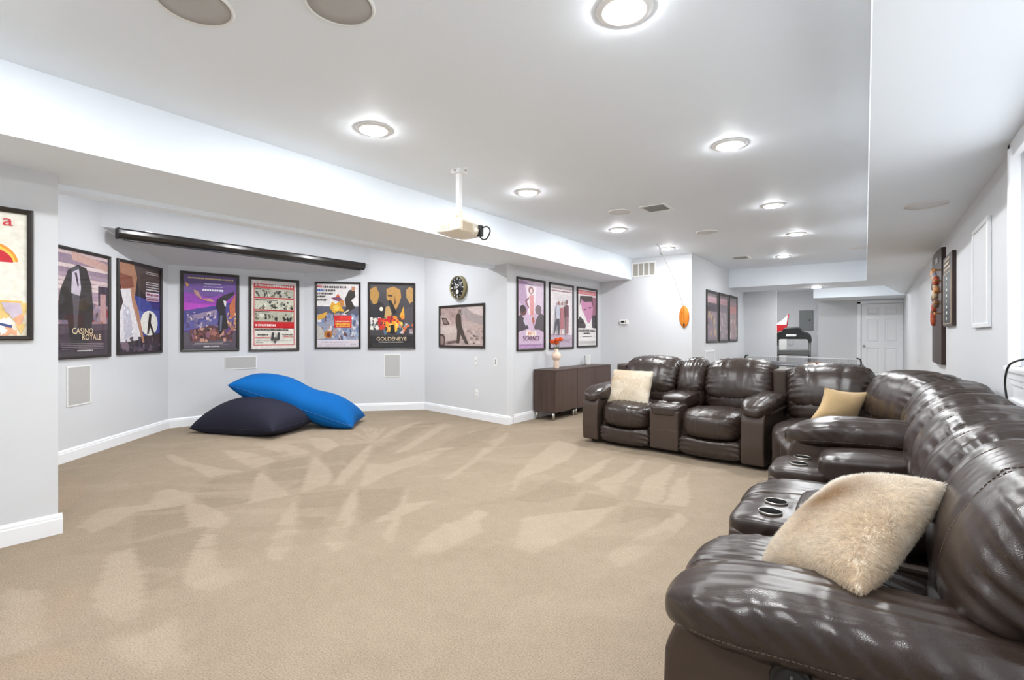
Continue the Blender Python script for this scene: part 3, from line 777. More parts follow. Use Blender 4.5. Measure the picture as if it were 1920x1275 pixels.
# clock
def clock():
    c = (-4.955, 5.514); t = thing('wall_clock', 'round black wall clock with gold rim above the car photograph', 'clock', (c[0], c[1], 1.892), rD)
    R = 0.172
    lathe('rim', [(R - 0.012, -0.005), (R - 0.010, -0.062), (R - 0.004, -0.066), (R, -0.060), (R + 0.004, 0.0), (R - 0.012, 0.0)], 'gold', t, 48, 'y')
    lathe('dial', [(0.0, -0.050), (R - 0.011, -0.050), (R - 0.011, -0.003), (0.0, -0.003)], 'blackp', t, 48, 'y')
    for h in range(12):
        a = h * PI / 6; x, z = math.sin(a) * R * 0.76, math.cos(a) * R * 0.76
        if h in (0, 6, 3, 9):
            o = box('hour_marker', (-0.006, -0.053, -0.017), (0.006, -0.050, 0.017), 'white', t)
            o.rotation_euler = (0, a, 0)
        else:
            o = lathe('hour_marker', [(0, -0.053), (0.011, -0.053), (0.011, -0.050), (0, -0.050)], 'white', t, 14, 'y')
        o.location = (x, 0, z)
    boxes('minute_track', [((math.sin(k * PI / 30) * R * 0.9 - 0.0012, -0.0515, math.cos(k * PI / 30) * R * 0.9 - 0.004), (math.sin(k * PI / 30) * R * 0.9 + 0.0012, -0.050, math.cos(k * PI / 30) * R * 0.9 + 0.004)) for k in range(60)], 'white', t)
    for nm, cx, cz, rr in (('subdial', 0, -0.062, 0.032), ('subdial', -0.058, 0.0, 0.024)):
        lathe(nm, [(rr - 0.003, -0.0525), (rr, -0.0525), (rr, -0.0505), (rr - 0.003, -0.0505), (rr - 0.003, -0.0525)], 'white', t, 24, 'y', (cx, 0, cz))
    for nm, a, L, wd in (('hour_hand', math.radians(55), 0.062, 0.006), ('minute_hand', math.radians(-35), 0.105, 0.0045)):
        o = box(nm, (-wd, -0.057, -0.012), (wd, -0.055, L), 'white', t); o.rotation_euler = (0, a, 0)
    box('logo_plate', (-0.016, -0.052, 0.036), (0.016, -0.050, 0.046), 'white', t)
clock()

# projector screen housing
def screen():
    t = thing('projector_screen', 'long black roll-up projector screen case mounted under the bay header', 'projector screen', (-6.40, 1.79, 2.20), PI / 2)
    L = 3.10
    prof = [(0.045, 0.105), (-0.045, 0.105), (-0.058, 0.09), (-0.060, 0.05), (-0.050, 0.02), (-0.028, 0.004), (-0.02, 0.0), (0.03, 0.0), (0.045, 0.02)]
    profile_prism('case', prof, 0.012, L - 0.012, 'blackm', t, 0.004)
    for x in (0.0, L - 0.014):
        profile_prism('end_cap', [(y * 1.06, 0.05 + (z - 0.05) * 1.08) for y, z in prof], x, x + 0.014, 'blackp', t)
    box('pull_bar', (0.06, -0.018, -0.016), (L - 0.06, 0.006, 0.002), 'blackp', t, 0.004)
    for x in (0.25, L - 0.25): box('mount_bracket', (x, -0.03, 0.10), (x + 0.05, 0.03, 0.112), 'steel', t)
screen()

# projector
def projector():
    t = thing('projector', 'cream ceiling projector hanging on a white pole with a looped black cable', 'projector', (-2.67, 2.96, CE), math.radians(0))
    boxes('mount_plate', [((-0.045, -0.045, -0.035), (0.045, 0.045, -0.0)), ((-0.085, -0.018, -0.012), (0.085, 0.018, 0))], 'white', t, 0.004)
    for x, y in ((-0.07, 0), (0.07, 0), (0.0, -0.05)): lathe('bolt', [(0, -0.024), (0.009, -0.024), (0.009, -0.01), (0, -0.01)], 'steel', t, 8, 'z', (x, y, 0))
    boxes('pole', [((-0.019, -0.019, -0.36), (0.019, 0.019, -0.03))], 'white', t, 0.003)
    boxes('bracket', [((-0.024, -0.024, -0.415), (-0.018, 0.024, -0.33)), ((0.018, -0.024, -0.415), (0.024, 0.024, -0.33)), ((-0.05, -0.05, -0.42), (0.05, 0.05, -0.41))], 'cream', t, 0.001)
    # shaped body: rounded block, nose lower
    def df(q, P):
        P = P.copy(); P[:, 2] += -0.10 * P[:, 1] * 0.35
        P[:, 2] = np.where(q[:, 2] < 0, P[:, 2] * (1 - 0.18 * np.abs(q[:, 0]) ** 2 - 0.18 * np.abs(q[:, 1]) ** 2), P[:, 2])
        return P
    Cush((0.0, 0.01, -0.475), (0.25, 0.31, 0.115), 9, crease=0, deform=df).build('body', 'cream', t, 16)
    boxes('side_vent', [((-0.06 + 0.016 * i, -0.149, -0.50), (-0.054 + 0.016 * i, -0.146, -0.455)) for i in range(6)], 'tanp', t)
    box('side_grille', (0.122, -0.10, -0.515), (0.127, 0.02, -0.44), 'tanp', t, 0.002)
    lathe('knob', [(0, -0.0), (0.02, -0.0), (0.022, 0.02), (0.014, 0.03), (0, 0.03)], 'cream', t, 16, 'x', (0.12, 0.05, -0.49))
    box('connector_block', (0.11, 0.085, -0.53), (0.15, 0.125, -0.44), 'blackp', t, 0.004)
    lathe('lens_ring', [(0.024, 0), (0.034, 0), (0.034, -0.02), (0.026, -0.02), (0.024, 0)], 'cream', t, 24, 'x', (-0.118, 0.04, -0.47))
    tube('cable', spline([(0.15, 0.105, -0.46), (0.19, 0.12, -0.455), (0.215, 0.125, -0.49), (0.19, 0.12, -0.545), (0.16, 0.11, -0.555), (0.13, 0.105, -0.535)]), 0.006, 'cord', t)
    tube('power_lead', spline([(0.021, 0.0, -0.34), (0.06, 0.03, -0.40), (0.10, 0.07, -0.42), (0.13, 0.10, -0.44)]), 0.005, 'white', t)
projector()

# ------------------------------------------------------------------ framed posters
def ell(cx, cy, rx, ry, n=20, a0=0, a1=2 * PI):
    full = abs(a1 - a0) > 6.28
    m = n if full else n + 1
    return [(cx + rx * math.cos(a0 + (a1 - a0) * i / n), cy + ry * math.sin(a0 + (a1 - a0) * i / n)) for i in range(m)]
def rect(x0, y0, x1, y1): return [(x0, y0), (x1, y0), (x1, y1), (x0, y1)]
def shards(seed, n, x0, x1, y0, y1, s, pal):
    r = random.Random(seed); out = []
    for _ in range(n):
        cx, cy = r.uniform(x0, x1), r.uniform(y0, y1); k = r.randint(3, 6); a = r.uniform(0, 6); rr = s * r.uniform(0.4, 1.2)
        st = r.uniform(0.4, 1.0); th = r.uniform(0, PI)
        pts = []
        for i in range(k):
            q = a + 2 * PI * i / k; R = rr * r.uniform(0.6, 1.1)
            u, v = R * math.cos(q), R * math.sin(q) * st
            pts.append((min(x1, max(x0, cx + u * math.cos(th) - v * math.sin(th))), min(y1, max(y0, cy + u * math.sin(th) + v * math.cos(th)))))
        out.append((r.choice(pal), pts))
    return out
def dashes(seed, x0, x1, y, h, col, wide=1.0):
    r = random.Random(seed); out = []; x = x0
    while x < x1 - 0.01:
        L = r.uniform(0.6, 1.3) * h * wide
        out.append((col, rect(x, y - h / 2 * r.uniform(0.7, 1), min(x1, x + L), y + h / 2 * r.uniform(0.7, 1)))); x += L + h * 0.28 * (2.2 if r.random() < 0.18 else 1)
    return out

def print_mesh(t, W, H, fw, layers, y0=-0.004):
    V = []; F = []; col = []
    pw, ph = W - 2 * fw, H - 2 * fw
    for i, (c, pts) in enumerate(layers):
        o = len(V); y = y0 - i * 0.00007
        V += [(-W / 2 + fw + x * pw, y, fw + z * ph) for x, z in pts]
        F.append(tuple(range(o, o + len(pts)))); col += [srgb(*c)] * len(pts)
    me = bpy.data.meshes.new('print'); me.from_pydata(V, [], F)
    at = me.attributes.new('ink', 'FLOAT_COLOR', 'POINT')
    at.data.foreach_set('color', np.array(col, dtype=np.float32).ravel())
    me.materials.append(M['print']); me.update()
    o = bpy.data.objects.new('print', me); C.objects.link(o); o.parent = t
    return -(y0 - len(layers) * 0.00007)

def poster(p, q, z0, z1, label, layers, cat='framed poster', fw=0.03, texts=(), group='framed posters', depth=0.022, name='framed_poster'):
    r, W = wall_frame(p, q); H = z1 - z0
    t = thing(name, label, cat, ((p[0] + q[0]) / 2, (p[1] + q[1]) / 2, z0), r, group)
    w = W / 2
    # frame with a stepped profile, four mitred rails in one moulding
    bm = bmesh.new()
    prof = [(0, 0.0), (0, -depth), (fw * 0.35, -depth - 0.004), (fw * 0.8, -depth + 0.002), (fw, -depth + 0.006), (fw, -0.001)]
    rings = []
    for ins, y in prof:
        rings.append([bm.verts.new(v) for v in ((-w + ins, y, ins), (w - ins, y, ins), (w - ins, y, H - ins), (-w + ins, y, H - ins))])
    for a, b in zip(rings[:-1], rings[1:]):
        for k in range(4): bm.faces.new((a[k], a[(k + 1) % 4], b[(k + 1) % 4], b[k]))
    from_bm('frame', bm, 'black', t)
    box('backing_board', (-w + 0.004, -0.0035, 0.004), (w - 0.004, -0.0002, H - 0.004), 'black', t)
    yb = print_mesh(t, W, H, fw, layers)
    pw, ph = W - 2 * fw, H - 2 * fw
    for k, (body, x, z, size, m, sx) in enumerate(texts):
        text_mesh('lettering', body, size, m, t, (-w + fw + x * pw, -yb - 0.0012, fw + z * ph), (PI / 2, 0, 0), sx)
    box('glass_pane', (-w + fw * 0.8, -yb - 0.0032, fw * 0.8), (w - fw * 0.8, -yb - 0.002, H - fw * 0.8), 'glass', t)
    return t

M['ink_white'] = mat('white_ink', srgb(238, 232, 222), 0.5, noise=0.03)
M['ink_gold'] = mat('cream_ink', srgb(236, 214, 176), 0.5, noise=0.05)
M['ink_red'] = mat('red_ink', srgb(206, 28, 48), 0.5, noise=0.04)
M['ink_plum'] = mat('plum_ink', srgb(96, 40, 78), 0.5, noise=0.04)
M['ink_orange'] = mat('orange_ink', srgb(206, 120, 70), 0.5, noise=0.04)

# left pillar poster, cut by the picture's edge
L0 = [((238, 234, 220), rect(0, 0, 1, 1))]
L0 += [((240, 150, 40), ell(0.62, 0.595, 0.30, 0.165, 16, 0.05, PI)), ((245, 205, 80), ell(0.61, 0.595, 0.285, 0.145, 16, 0.05, PI)), ((206, 22, 44), ell(0.60, 0.59, 0.275, 0.125, 16, 0.05, PI))]
L0 += [((238, 226, 200), rect(0, 0, 1, 0.27))]
L0 += shards(3, 70, 0, 1, 0.0, 0.27, 0.11, [(232, 170, 130), (244, 236, 226), (226, 196, 210), (240, 222, 190), (214, 140, 96), (236, 200, 120), (250, 246, 240), (206, 190, 206)])
L0 += [((40, 60, 130), [(0.72, 0.09), (0.86, 0.065), (0.86, 0.085), (0.73, 0.11)]), ((236, 190, 80), rect(0.5, 0.27, 0.96, 0.285)), ((60, 50, 50), rect(0.55, 0.285, 0.62, 0.295))]
poster((-3.95, 0.22), (-3.95, 0.708), 1.155, 1.902, 'cream framed poster with red lettering at the left edge of the picture', L0, fw=0.026,
       texts=[('a', 0.82, 0.93, 0.085, 'ink_red', 1.25), ('r', 0.62, 0.93, 0.085, 'ink_red', 1.25)])

# tall mauve plank poster
L1 = [((150, 128, 140), rect(0, 0, 1, 1))]
for i in range(14):
    y = 0.42 + i * 0.042
    L1.append((random.Random(i).choice([(196, 170, 176), (168, 146, 160), (206, 184, 186), (150, 130, 148), (214, 196, 194)]), rect(0, y, 1, y + 0.036)))
L1 += [((196, 160, 150), [(0.3, 0.92), (1, 0.86), (1, 0.94), (0.3, 1.0)]), ((70, 58, 72), rect(0.80, 0.50, 1.0, 0.70)), ((188, 150, 150), rect(0.84, 0.3, 0.96, 0.62))]
L1 += shards(11, 40, 0.0, 1.0, 0.30, 0.52, 0.07, [(210, 190, 190), (150, 60, 66), (120, 110, 130), (230, 214, 206), (90, 70, 84), (170, 120, 110)])
L1 += [((70, 56, 66), rect(0, 0, 1, 0.30)), ((88, 72, 82), [(0, 0.2), (1, 0.26), (1, 0.32), (0, 0.28)])]
L1 += [((52, 46, 46), [(0.02, 0.34), (0.10, 0.62), (0.24, 0.82), (0.40, 0.88), (0.56, 0.86), (0.66, 0.70), (0.70, 0.40), (0.60, 0.12), (0.46, 0.06), (0.28, 0.08), (0.22, 0.34)])]
L1 += [((84, 82, 90), [(0.28, 0.84), (0.42, 0.87), (0.44, 0.60), (0.38, 0.2), (0.34, 0.2)]), ((196, 186, 200), [(0.30, 0.80), (0.42, 0.84), (0.46, 0.66), (0.44, 0.58), (0.28, 0.60)]), ((60, 44, 52), [(0.34, 0.80), (0.38, 0.80), (0.42, 0.68), (0.40, 0.66)])]
L1 += [((66, 56, 64), rect(0.0, 0.0, 1.0, 0.10))]
for k in range(4): L1 += dashes(20 + k, 0.1, 0.9, 0.115 - k * 0.017, 0.007, (150, 138, 142), 2.0)
L1 += dashes(31, 0.36, 0.66, 0.045, 0.016, (216, 208, 206))
poster((-6.005, 1.197), (-6.540, 1.764), 0.962, 2.017, 'framed poster with mauve planks and dark coat shape, leftmost on the bay wall', L1,
       texts=[('CASINO', 0.46, 0.235, 0.082, 'ink_gold', 0.95), ('ROYALE', 0.63, 0.175, 0.078, 'ink_gold', 0.95)])

# blue moon poster
L2 = [((58, 48, 52), rect(0, 0, 1, 1)), ((86, 70, 66), [(0.3, 1), (1, 1), (1, 0.76), (0.6, 0.66), (0.4, 0.8)])]
L2 += [((64, 74, 150), [(0.30, 0.66), (0.6, 0.62), (1, 0.72), (1, 0.22), (0.4, 0.16)]), ((46, 52, 118), [(0.7, 0.66), (1, 0.7), (1, 0.5), (0.8, 0.5)]), ((92, 104, 178), [(0.36, 0.5), (0.6, 0.46), (0.5, 0.3), (0.36, 0.3)])]
L2 += [((236, 234, 226), ell(0.72, 0.335, 0.22, 0.15, 26)), ((48, 36, 34), [(0.66, 0.20), (0.72, 0.47), (0.78, 0.44), (0.76, 0.34), (0.88, 0.18), (0.83, 0.17), (0.74, 0.29), (0.70, 0.2)])]
L2 += [((178, 130, 104), [(0.02, 1), (0.34, 1), (0.42, 0.86), (0.36, 0.62), (0.44, 0.5), (0.60, 0.10), (0.50, 0.10), (0.30, 0.44), (0.06, 0.7)]), ((136, 82, 66), [(0.0, 0.88), (0.3, 0.86), (0.34, 0.74), (0.1, 0.7), (0, 0.78)])]
L2 += [((226, 222, 226), [(0.04, 0.70), (0.26, 0.72), (0.30, 0.56), (0.42, 0.34), (0.52, 0.14), (0.04, 0.10), (0.0, 0.40), (0.10, 0.56)]), ((196, 194, 208), [(0.1, 0.54), (0.24, 0.5), (0.34, 0.2), (0.12, 0.14)])]
L2 += shards(5, 14, 0.08, 0.4, 0.2, 0.6, 0.03, [(250, 250, 250), (236, 232, 240)])
L2 += [((54, 46, 60), rect(0, 0, 1, 0.10))] + shards(6, 26, 0, 1, 0.0, 0.17, 0.08, [(70, 56, 76), (96, 78, 96), (60, 48, 60), (120, 100, 116)])
for k, (y, h) in enumerate([(0.945, 0.012), (0.925, 0.012), (0.82, 0.012), (0.795, 0.014), (0.765, 0.014), (0.735, 0.018)]): L2 += dashes(40 + k, 0.62, 0.95, y, h, (220, 214, 214), 1.3)
L2 += [((220, 210, 220), rect(0.60, 0.645, 0.96, 0.705)), ((206, 170, 190), rect(0.62, 0.60, 0.96, 0.64))] + dashes(48, 0.63, 0.94, 0.675, 0.03, (140, 60, 90)) + dashes(49, 0.64, 0.94, 0.62, 0.022, (120, 70, 100))
poster((-6.620, 1.848), (-7.198, 2.461), 0.972, 2.022, 'framed poster with a white gown shape and a pale moon on blue', L2)

# purple sky poster
L3 = [((92, 62, 128), rect(0, 0, 1, 1)), ((110, 74, 150), [(0, 0.86), (1, 0.94), (1, 0.72), (0, 0.72)]), ((150, 62, 178), [(0, 0.76), (0.5, 0.70), (1, 0.80), (1, 0.66), (0.6, 0.60), (0, 0.52)]), ((186, 70, 190), [(0, 0.62), (0.66, 0.60), (0, 0.51)]), ((74, 66, 140), [(0, 0.5), (1, 0.66), (1, 0.40), (0, 0.34)]), ((150, 132, 160), [(0.05, 0.36), (0.62, 0.46), (0.62, 0.54), (0.08, 0.44)]), ((96, 92, 160), [(0, 0.24), (1, 0.40), (1, 0.48), (0.0, 0.34)]), ((92, 84, 96), rect(0, 0, 1, 0.22))]
L3 += shards(7, 40, 0.05, 0.66, 0.28, 0.5, 0.05, [(176, 158, 180), (110, 100, 140), (206, 188, 196), (80, 70, 120)])
L3 += [((96, 60, 56), [(0.12, 0.10), (0.22, 0.26), (0.5, 0.32), (0.7, 0.28), (0.94, 0.12)])] + shards(8, 60, 0.12, 0.95, 0.09, 0.28, 0.06, [(120, 70, 64), (84, 50, 54), (168, 110, 96), (60, 40, 48), (140, 90, 110), (200, 150, 130)])
L3 += [((188, 140, 130), [(0.18, 0.80), (0.26, 0.78), (0.34, 0.68), (0.5, 0.69), (0.58, 0.64), (0.42, 0.65), (0.30, 0.68), (0.2, 0.74)]), ((196, 110, 70), [(0.86, 0.60), (0.98, 0.76), (0.98, 0.46), (0.88, 0.4)]), ((208, 150, 80), [(0.02, 0.9), (0.10, 0.86), (0.06, 0.82)])]
L3 += shards(9, 24, 0.78, 1.0, 0.25, 0.5, 0.05, [(200, 150, 110), (160, 110, 90), (226, 190, 150)])
L3 += [((34, 30, 34), [(0.62, 0.68), (0.74, 0.74), (0.96, 0.80), (0.96, 0.76), (0.80, 0.66), (0.78, 0.50), (0.84, 0.30), (0.80, 0.26), (0.74, 0.28), (0.72, 0.22), (0.66, 0.18), (0.64, 0.36), (0.66, 0.5), (0.60, 0.58)]), ((226, 222, 220), [(0.74, 0.67), (0.80, 0.66), (0.79, 0.58), (0.76, 0.60)]), ((110, 112, 140), [(0.68, 0.46), (0.72, 0.46), (0.70, 0.24), (0.67, 0.24)])]
L3 += dashes(50, 0.08, 0.95, 0.955, 0.022, (226, 196, 140), 1.4) + dashes(51, 0.37, 0.70, 0.885, 0.018, (206, 200, 226)) + dashes(52, 0.36, 0.74, 0.845, 0.012, (190, 180, 216)) + dashes(53, 0.34, 0.74, 0.80, 0.03, (240, 238, 244))
L3 += dashes(54, 0.2, 0.75, 0.075, 0.012, (170, 160, 160), 1.6) + dashes(55, 0.36, 0.66, 0.03, 0.022, (220, 214, 214)) + dashes(56, 0.16, 0.86, 0.055, 0.008, (150, 140, 146), 2)
poster((-7.294, 2.71), (-7.211, 3.41), 0.975, 2.028, 'framed poster in purple and magenta over a rocky city, left on the back bay wall', L3, fw=0.036)

# red and white comic strip poster
L4 = [((236, 228, 222), rect(0, 0, 1, 1)), ((196, 44, 48), rect(0.05, 0.05, 0.95, 0.95)), ((232, 228, 216), rect(0.065, 0.06, 0.935, 0.30)), ((214, 40, 42), rect(0.065, 0.90, 0.935, 0.945))]
for y0, y1, c in ((0.755, 0.885, (186, 184, 168)), (0.575, 0.735, (210, 208, 190)), (0.40, 0.555, (186, 186, 168))): L4.append((c, rect(0.065, y0, 0.935, y1)))
for k, (y0, y1) in enumerate(((0.76, 0.86), (0.58, 0.70), (0.405, 0.52))):
    L4 += shards(60 + k, 34, 0.08, 0.92, y0, y1, 0.045, [(52, 50, 44), (84, 82, 72), (40, 40, 38), (150, 148, 130), (110, 108, 80), (226, 224, 210)])
L4 += dashes(70, 0.08, 0.92, 0.925, 0.032, (240, 232, 226), 1.2) + dashes(71, 0.08, 0.4, 0.875, 0.014, (60, 40, 40)) + dashes(72, 0.08, 0.56, 0.715, 0.014, (50, 40, 40)) + dashes(73, 0.08, 0.42, 0.545, 0.014, (50, 40, 40))
L4 += [((206, 20, 30), rect(0.065, 0.31, 0.935, 0.37))] + dashes(74, 0.08, 0.52, 0.345, 0.034, (240, 226, 222), 1.0) + dashes(75, 0.08, 0.80, 0.28, 0.024, (50, 44, 44))
L4 += dashes(76, 0.13, 0.36, 0.205, 0.022, (60, 52, 52)) + dashes(77, 0.08, 0.40, 0.165, 0.018, (206, 90, 80)) + dashes(78, 0.66, 0.90, 0.21, 0.018, (60, 52, 52)) + dashes(79, 0.68, 0.92, 0.18, 0.018, (200, 70, 60)) + dashes(80, 0.09, 0.4, 0.125, 0.008, (140, 136, 134), 2) + dashes(81, 0.6, 0.9, 0.125, 0.008, (140, 136, 134), 2) + dashes(82, 0.09, 0.24, 0.095, 0.012, (90, 86, 86))
for x in (0.41, 0.54): L4.append(((60, 58, 58), [(x, 0.13), (x + 0.02, 0.24), (x + 0.07, 0.24), (x + 0.06, 0.14), (x + 0.03, 0.12)]))
L4.append(((84, 80, 80), [(0.48, 0.09), (0.47, 0.16), (0.52, 0.18), (0.54, 0.14), (0.51, 0.08)]))
poster((-7.196, 3.535), (-7.111, 4.249), 0.958, 2.023, 'framed white poster with red bands and three grey comic strips', L4, fw=0.036)

# snow chase poster
L5 = [((238, 232, 230), rect(0, 0, 1, 1)), ((92, 92, 108), rect(0, 0.5, 1, 0.645)), ((150, 158, 180), rect(0, 0.11, 1, 0.52)), ((226, 216, 222), rect(0, 0, 1, 0.11))]
L5 += shards(90, 90, 0, 1, 0.11, 0.54, 0.075, [(120, 134, 170), (196, 202, 216), (236, 234, 238), (84, 92, 124), (168, 150, 150), (214, 206, 206), (104, 74, 80), (150, 166, 196)])
L5 += [((196, 190, 180), [(0.0, 0.36), (0.12, 0.30), (0.24, 0.14), (0.02, 0.12)]), ((190, 120, 40), ell(0.27, 0.2, 0.1, 0.065, 12)), ((110, 40, 24), ell(0.28, 0.19, 0.05, 0.04, 10)), ((226, 170, 60), [(0.02, 0.5), (0.26, 0.56), (0.18, 0.46), (0.02, 0.42)])]
L5 += [((226, 168, 40), [(0.30, 0.62), (0.36, 0.72), (0.44, 0.68), (0.56, 0.73), (0.60, 0.62), (0.66, 0.56), (0.50, 0.57), (0.42, 0.53), (0.36, 0.57)]), ((240, 206, 90), ell(0.46, 0.62, 0.08, 0.045, 9)), ((214, 96, 40), [(0.42, 0.76), (0.50, 0.85), (0.56, 0.78), (0.52, 0.72)]), ((130, 74, 104), [(0.34, 0.78), (0.54, 0.80), (0.62, 0.74), (0.54, 0.72), (0.4, 0.75)]), ((196, 130, 60), [(0.54, 0.74), (0.64, 0.74), (0.66, 0.66), (0.56, 0.64)])]
L5 += [((52, 42, 34), [(0.66, 0.75), (0.76, 0.90), (0.90, 0.93), (0.92, 0.80), (0.82, 0.74), (0.92, 0.62), (0.84, 0.60), (0.70, 0.52), (0.62, 0.53), (0.70, 0.62)]), ((190, 130, 96), rect(0.83, 0.89, 0.91, 0.96)), ((206, 190, 170), [(0.63, 0.52), (0.78, 0.58), (0.76, 0.60), (0.64, 0.55)])]
L5 += [((208, 24, 32), rect(0.41, 0.305, 0.83, 0.50)), ((224, 50, 40), rect(0.56, 0.43, 0.81, 0.49))] + dashes(91, 0.44, 0.80, 0.405, 0.026, (240, 190, 150)) + dashes(92, 0.44, 0.80, 0.365, 0.026, (240, 190, 60)) + dashes(93, 0.46, 0.79, 0.33, 0.022, (244, 200, 60))
L5 += dashes(94, 0.01, 0.16, 0.955, 0.036, (200, 60, 50), 0.9) + dashes(95, 0.18, 0.70, 0.95, 0.036, (70, 60, 58), 0.9) + dashes(96, 0.01, 0.16, 0.90, 0.036, (40, 100, 190), 0.9) + dashes(97, 0.18, 0.44, 0.895, 0.034, (70, 62, 60), 0.9) + dashes(98, 0.01, 0.38, 0.845, 0.028, (54, 48, 48), 0.9) + dashes(99, 0.01, 0.2, 0.80, 0.028, (54, 48, 48), 0.9) + dashes(100, 0.01, 0.25, 0.745, 0.028, (54, 48, 48), 0.9)
L5 += dashes(101, 0.12, 0.8, 0.08, 0.014, (196, 186, 206), 1.6) + dashes(102, 0.06, 0.7, 0.04, 0.008, (200, 192, 200), 2) + dashes(103, 0.80, 0.94, 0.04, 0.012, (150, 140, 140))
poster((-6.998, 4.45), (-6.536, 4.951), 0.98, 2.02, 'framed white poster with a red box over a blue and white snow scene', L5)

# dark poster with golden shapes
L6 = [((50, 46, 48), rect(0, 0, 1, 1)), ((70, 66, 70), rect(0, 0.19, 1, 0.98)), ((40, 36, 40), [(0, 0.68), (0.25, 0.72), (0.4, 0.6), (0.3, 0.4), (0, 0.5)]), ((84, 80, 84), [(0.72, 0.6), (1, 0.66), (1, 0.36), (0.8, 0.34)])]
L6 += [((186, 140, 70), [(0.0, 0.92), (0.14, 0.97), (0.22, 0.84), (0.16, 0.70), (0.08, 0.68), (0.0, 0.78)]), ((190, 142, 72), [(0.38, 0.93), (0.54, 0.97), (0.70, 0.92), (0.72, 0.80), (0.66, 0.68), (0.58, 0.58), (0.48, 0.68), (0.38, 0.78)]), ((196, 152, 90), [(0.84, 0.92), (0.92, 0.97), (1, 0.94), (1, 0.74), (0.92, 0.70), (0.84, 0.80)])]
L6 += [((54, 40, 34), [(0.4, 0.84), (0.52, 0.83), (0.52, 0.81), (0.42, 0.81)]), ((110, 76, 46), [(0.56, 0.82), (0.60, 0.70), (0.54, 0.66), (0.58, 0.8)]), ((34, 32, 34), [(0.42, 0.74), (0.48, 0.76), (0.62, 0.56), (0.54, 0.52)]), ((196, 160, 100), [(0.32, 0.42), (0.36, 0.64), (0.44, 0.66), (0.50, 0.54), (0.46, 0.42)])]
L6 += [((232, 170, 60), [(0.68, 0.5), (0.78, 0.66), (0.80, 0.48), (0.74, 0.44)]), ((250, 240, 220), ell(0.26, 0.61, 0.04, 0.035, 10))]  # pale dot is a lamp reflection painted into the print
L6 += shards(110, 40, 0.0, 0.36, 0.28, 0.48, 0.06, [(226, 220, 214), (206, 60, 40), (236, 150, 60), (120, 130, 140), (70, 80, 70), (240, 236, 226)])
L6 += shards(111, 46, 0.16, 0.80, 0.32, 0.50, 0.06, [(206, 30, 40), (226, 60, 40), (180, 20, 36), (240, 190, 70), (236, 140, 50)]) + shards(112, 30, 0.36, 0.76, 0.24, 0.42, 0.07, [(244, 190, 50), (240, 160, 40), (250, 214, 100)]) + shards(113, 30, 0.66, 1.0, 0.22, 0.38, 0.06, [(226, 220, 216), (196, 110, 90), (150, 150, 160), (240, 120, 60), (84, 90, 104)])
L6 += [((30, 28, 32), [(0.46, 0.22), (0.48, 0.36), (0.56, 0.36), (0.58, 0.22)]), ((70, 90, 110), [(0.60, 0.26), (0.74, 0.32), (0.76, 0.28), (0.64, 0.2)]), ((96, 120, 140), [(0.3, 0.3), (0.4, 0.24), (0.34, 0.18)]), ((40, 38, 40), rect(0, 0.0, 1, 0.18))]
L6 += dashes(114, 0.2, 0.78, 0.085, 0.016, (214, 206, 196), 1.1)
for k in range(4): L6 += dashes(115 + k, 0.06, 0.94, 0.062 - k * 0.014, 0.006, (84, 80, 80), 2)
poster((-6.46, 5.031), (-5.966, 5.565), 0.968, 2.028, 'dark framed poster with golden shapes above red and yellow fire', L6,
       texts=[('GOLDENEYE', 0.5, 0.135, 0.082, 'ink_gold', 1.0)])

# sepia landscape photograph
L7 = [((206, 190, 186), rect(0, 0, 1, 1)), ((180, 158, 154), [(0, 1), (0.4, 1), (0.6, 0.9), (1, 0.62), (1, 0), (0, 0)]), ((166, 154, 152), [(0.5, 1.0), (0.6, 1.0), (0.78, 0.82), (1, 0.74), (1, 0.54), (0.7, 0.62), (0.5, 0.8)]), ((190, 170, 164), [(0.3, 0.6), (0.7, 0.62), (1, 0.5), (1, 0), (0.3, 0)])]
L7 += shards(120, 50, 0.45, 1.0, 0.02, 0.45, 0.05, [(200, 182, 176), (176, 156, 150), (214, 198, 192), (150, 130, 128)]) + shards(121, 16, 0.72, 0.92, 0.04, 0.38, 0.035, [(110, 92, 94), (130, 112, 112), (214, 200, 196)]) + shards(122, 26, 0.0, 0.5, 0.72, 1.0, 0.07, [(170, 148, 142), (190, 168, 160), (160, 138, 134)])
L7 += [((196, 178, 172), [(0, 0.80), (0.14, 0.79), (0.24, 0.66), (0.28, 0.54), (0.38, 0.50), (0.42, 0.36), (0.42, 0.16), (0.2, 0.06), (0, 0.08)]), ((84, 68, 66), [(0.03, 0.74), (0.15, 0.73), (0.24, 0.55), (0.08, 0.55)]), ((140, 120, 116), [(0.06, 0.71), (0.14, 0.70), (0.20, 0.58), (0.10, 0.57)]), ((206, 190, 184), [(0.0, 0.52), (0.36, 0.50), (0.40, 0.34), (0.0, 0.28)]), ((96, 78, 74), ell(0.04, 0.14, 0.09, 0.17, 14)), ((150, 132, 126), ell(0.03, 0.13, 0.06, 0.12, 14)), ((110, 92, 88), [(0.14, 0.1), (0.42, 0.14), (0.42, 0.08), (0.2, 0.04)])]
L7 += [((74, 64, 56), [(0.38, 0.76), (0.44, 0.86), (0.50, 0.78), (0.52, 0.52), (0.60, 0.24), (0.68, 0.04), (0.60, 0.06), (0.49, 0.3), (0.46, 0.06), (0.40, 0.06), (0.42, 0.40), (0.38, 0.58)]), ((120, 104, 94), ell(0.475, 0.895, 0.03, 0.05, 10))]
poster((-5.459, 5.606), (-4.393, 5.411), 1.005, 1.642, 'wide framed sepia photograph of a pale car before mountains, under the clock', L7, 'framed photograph', fw=0.034, name='framed_photograph')

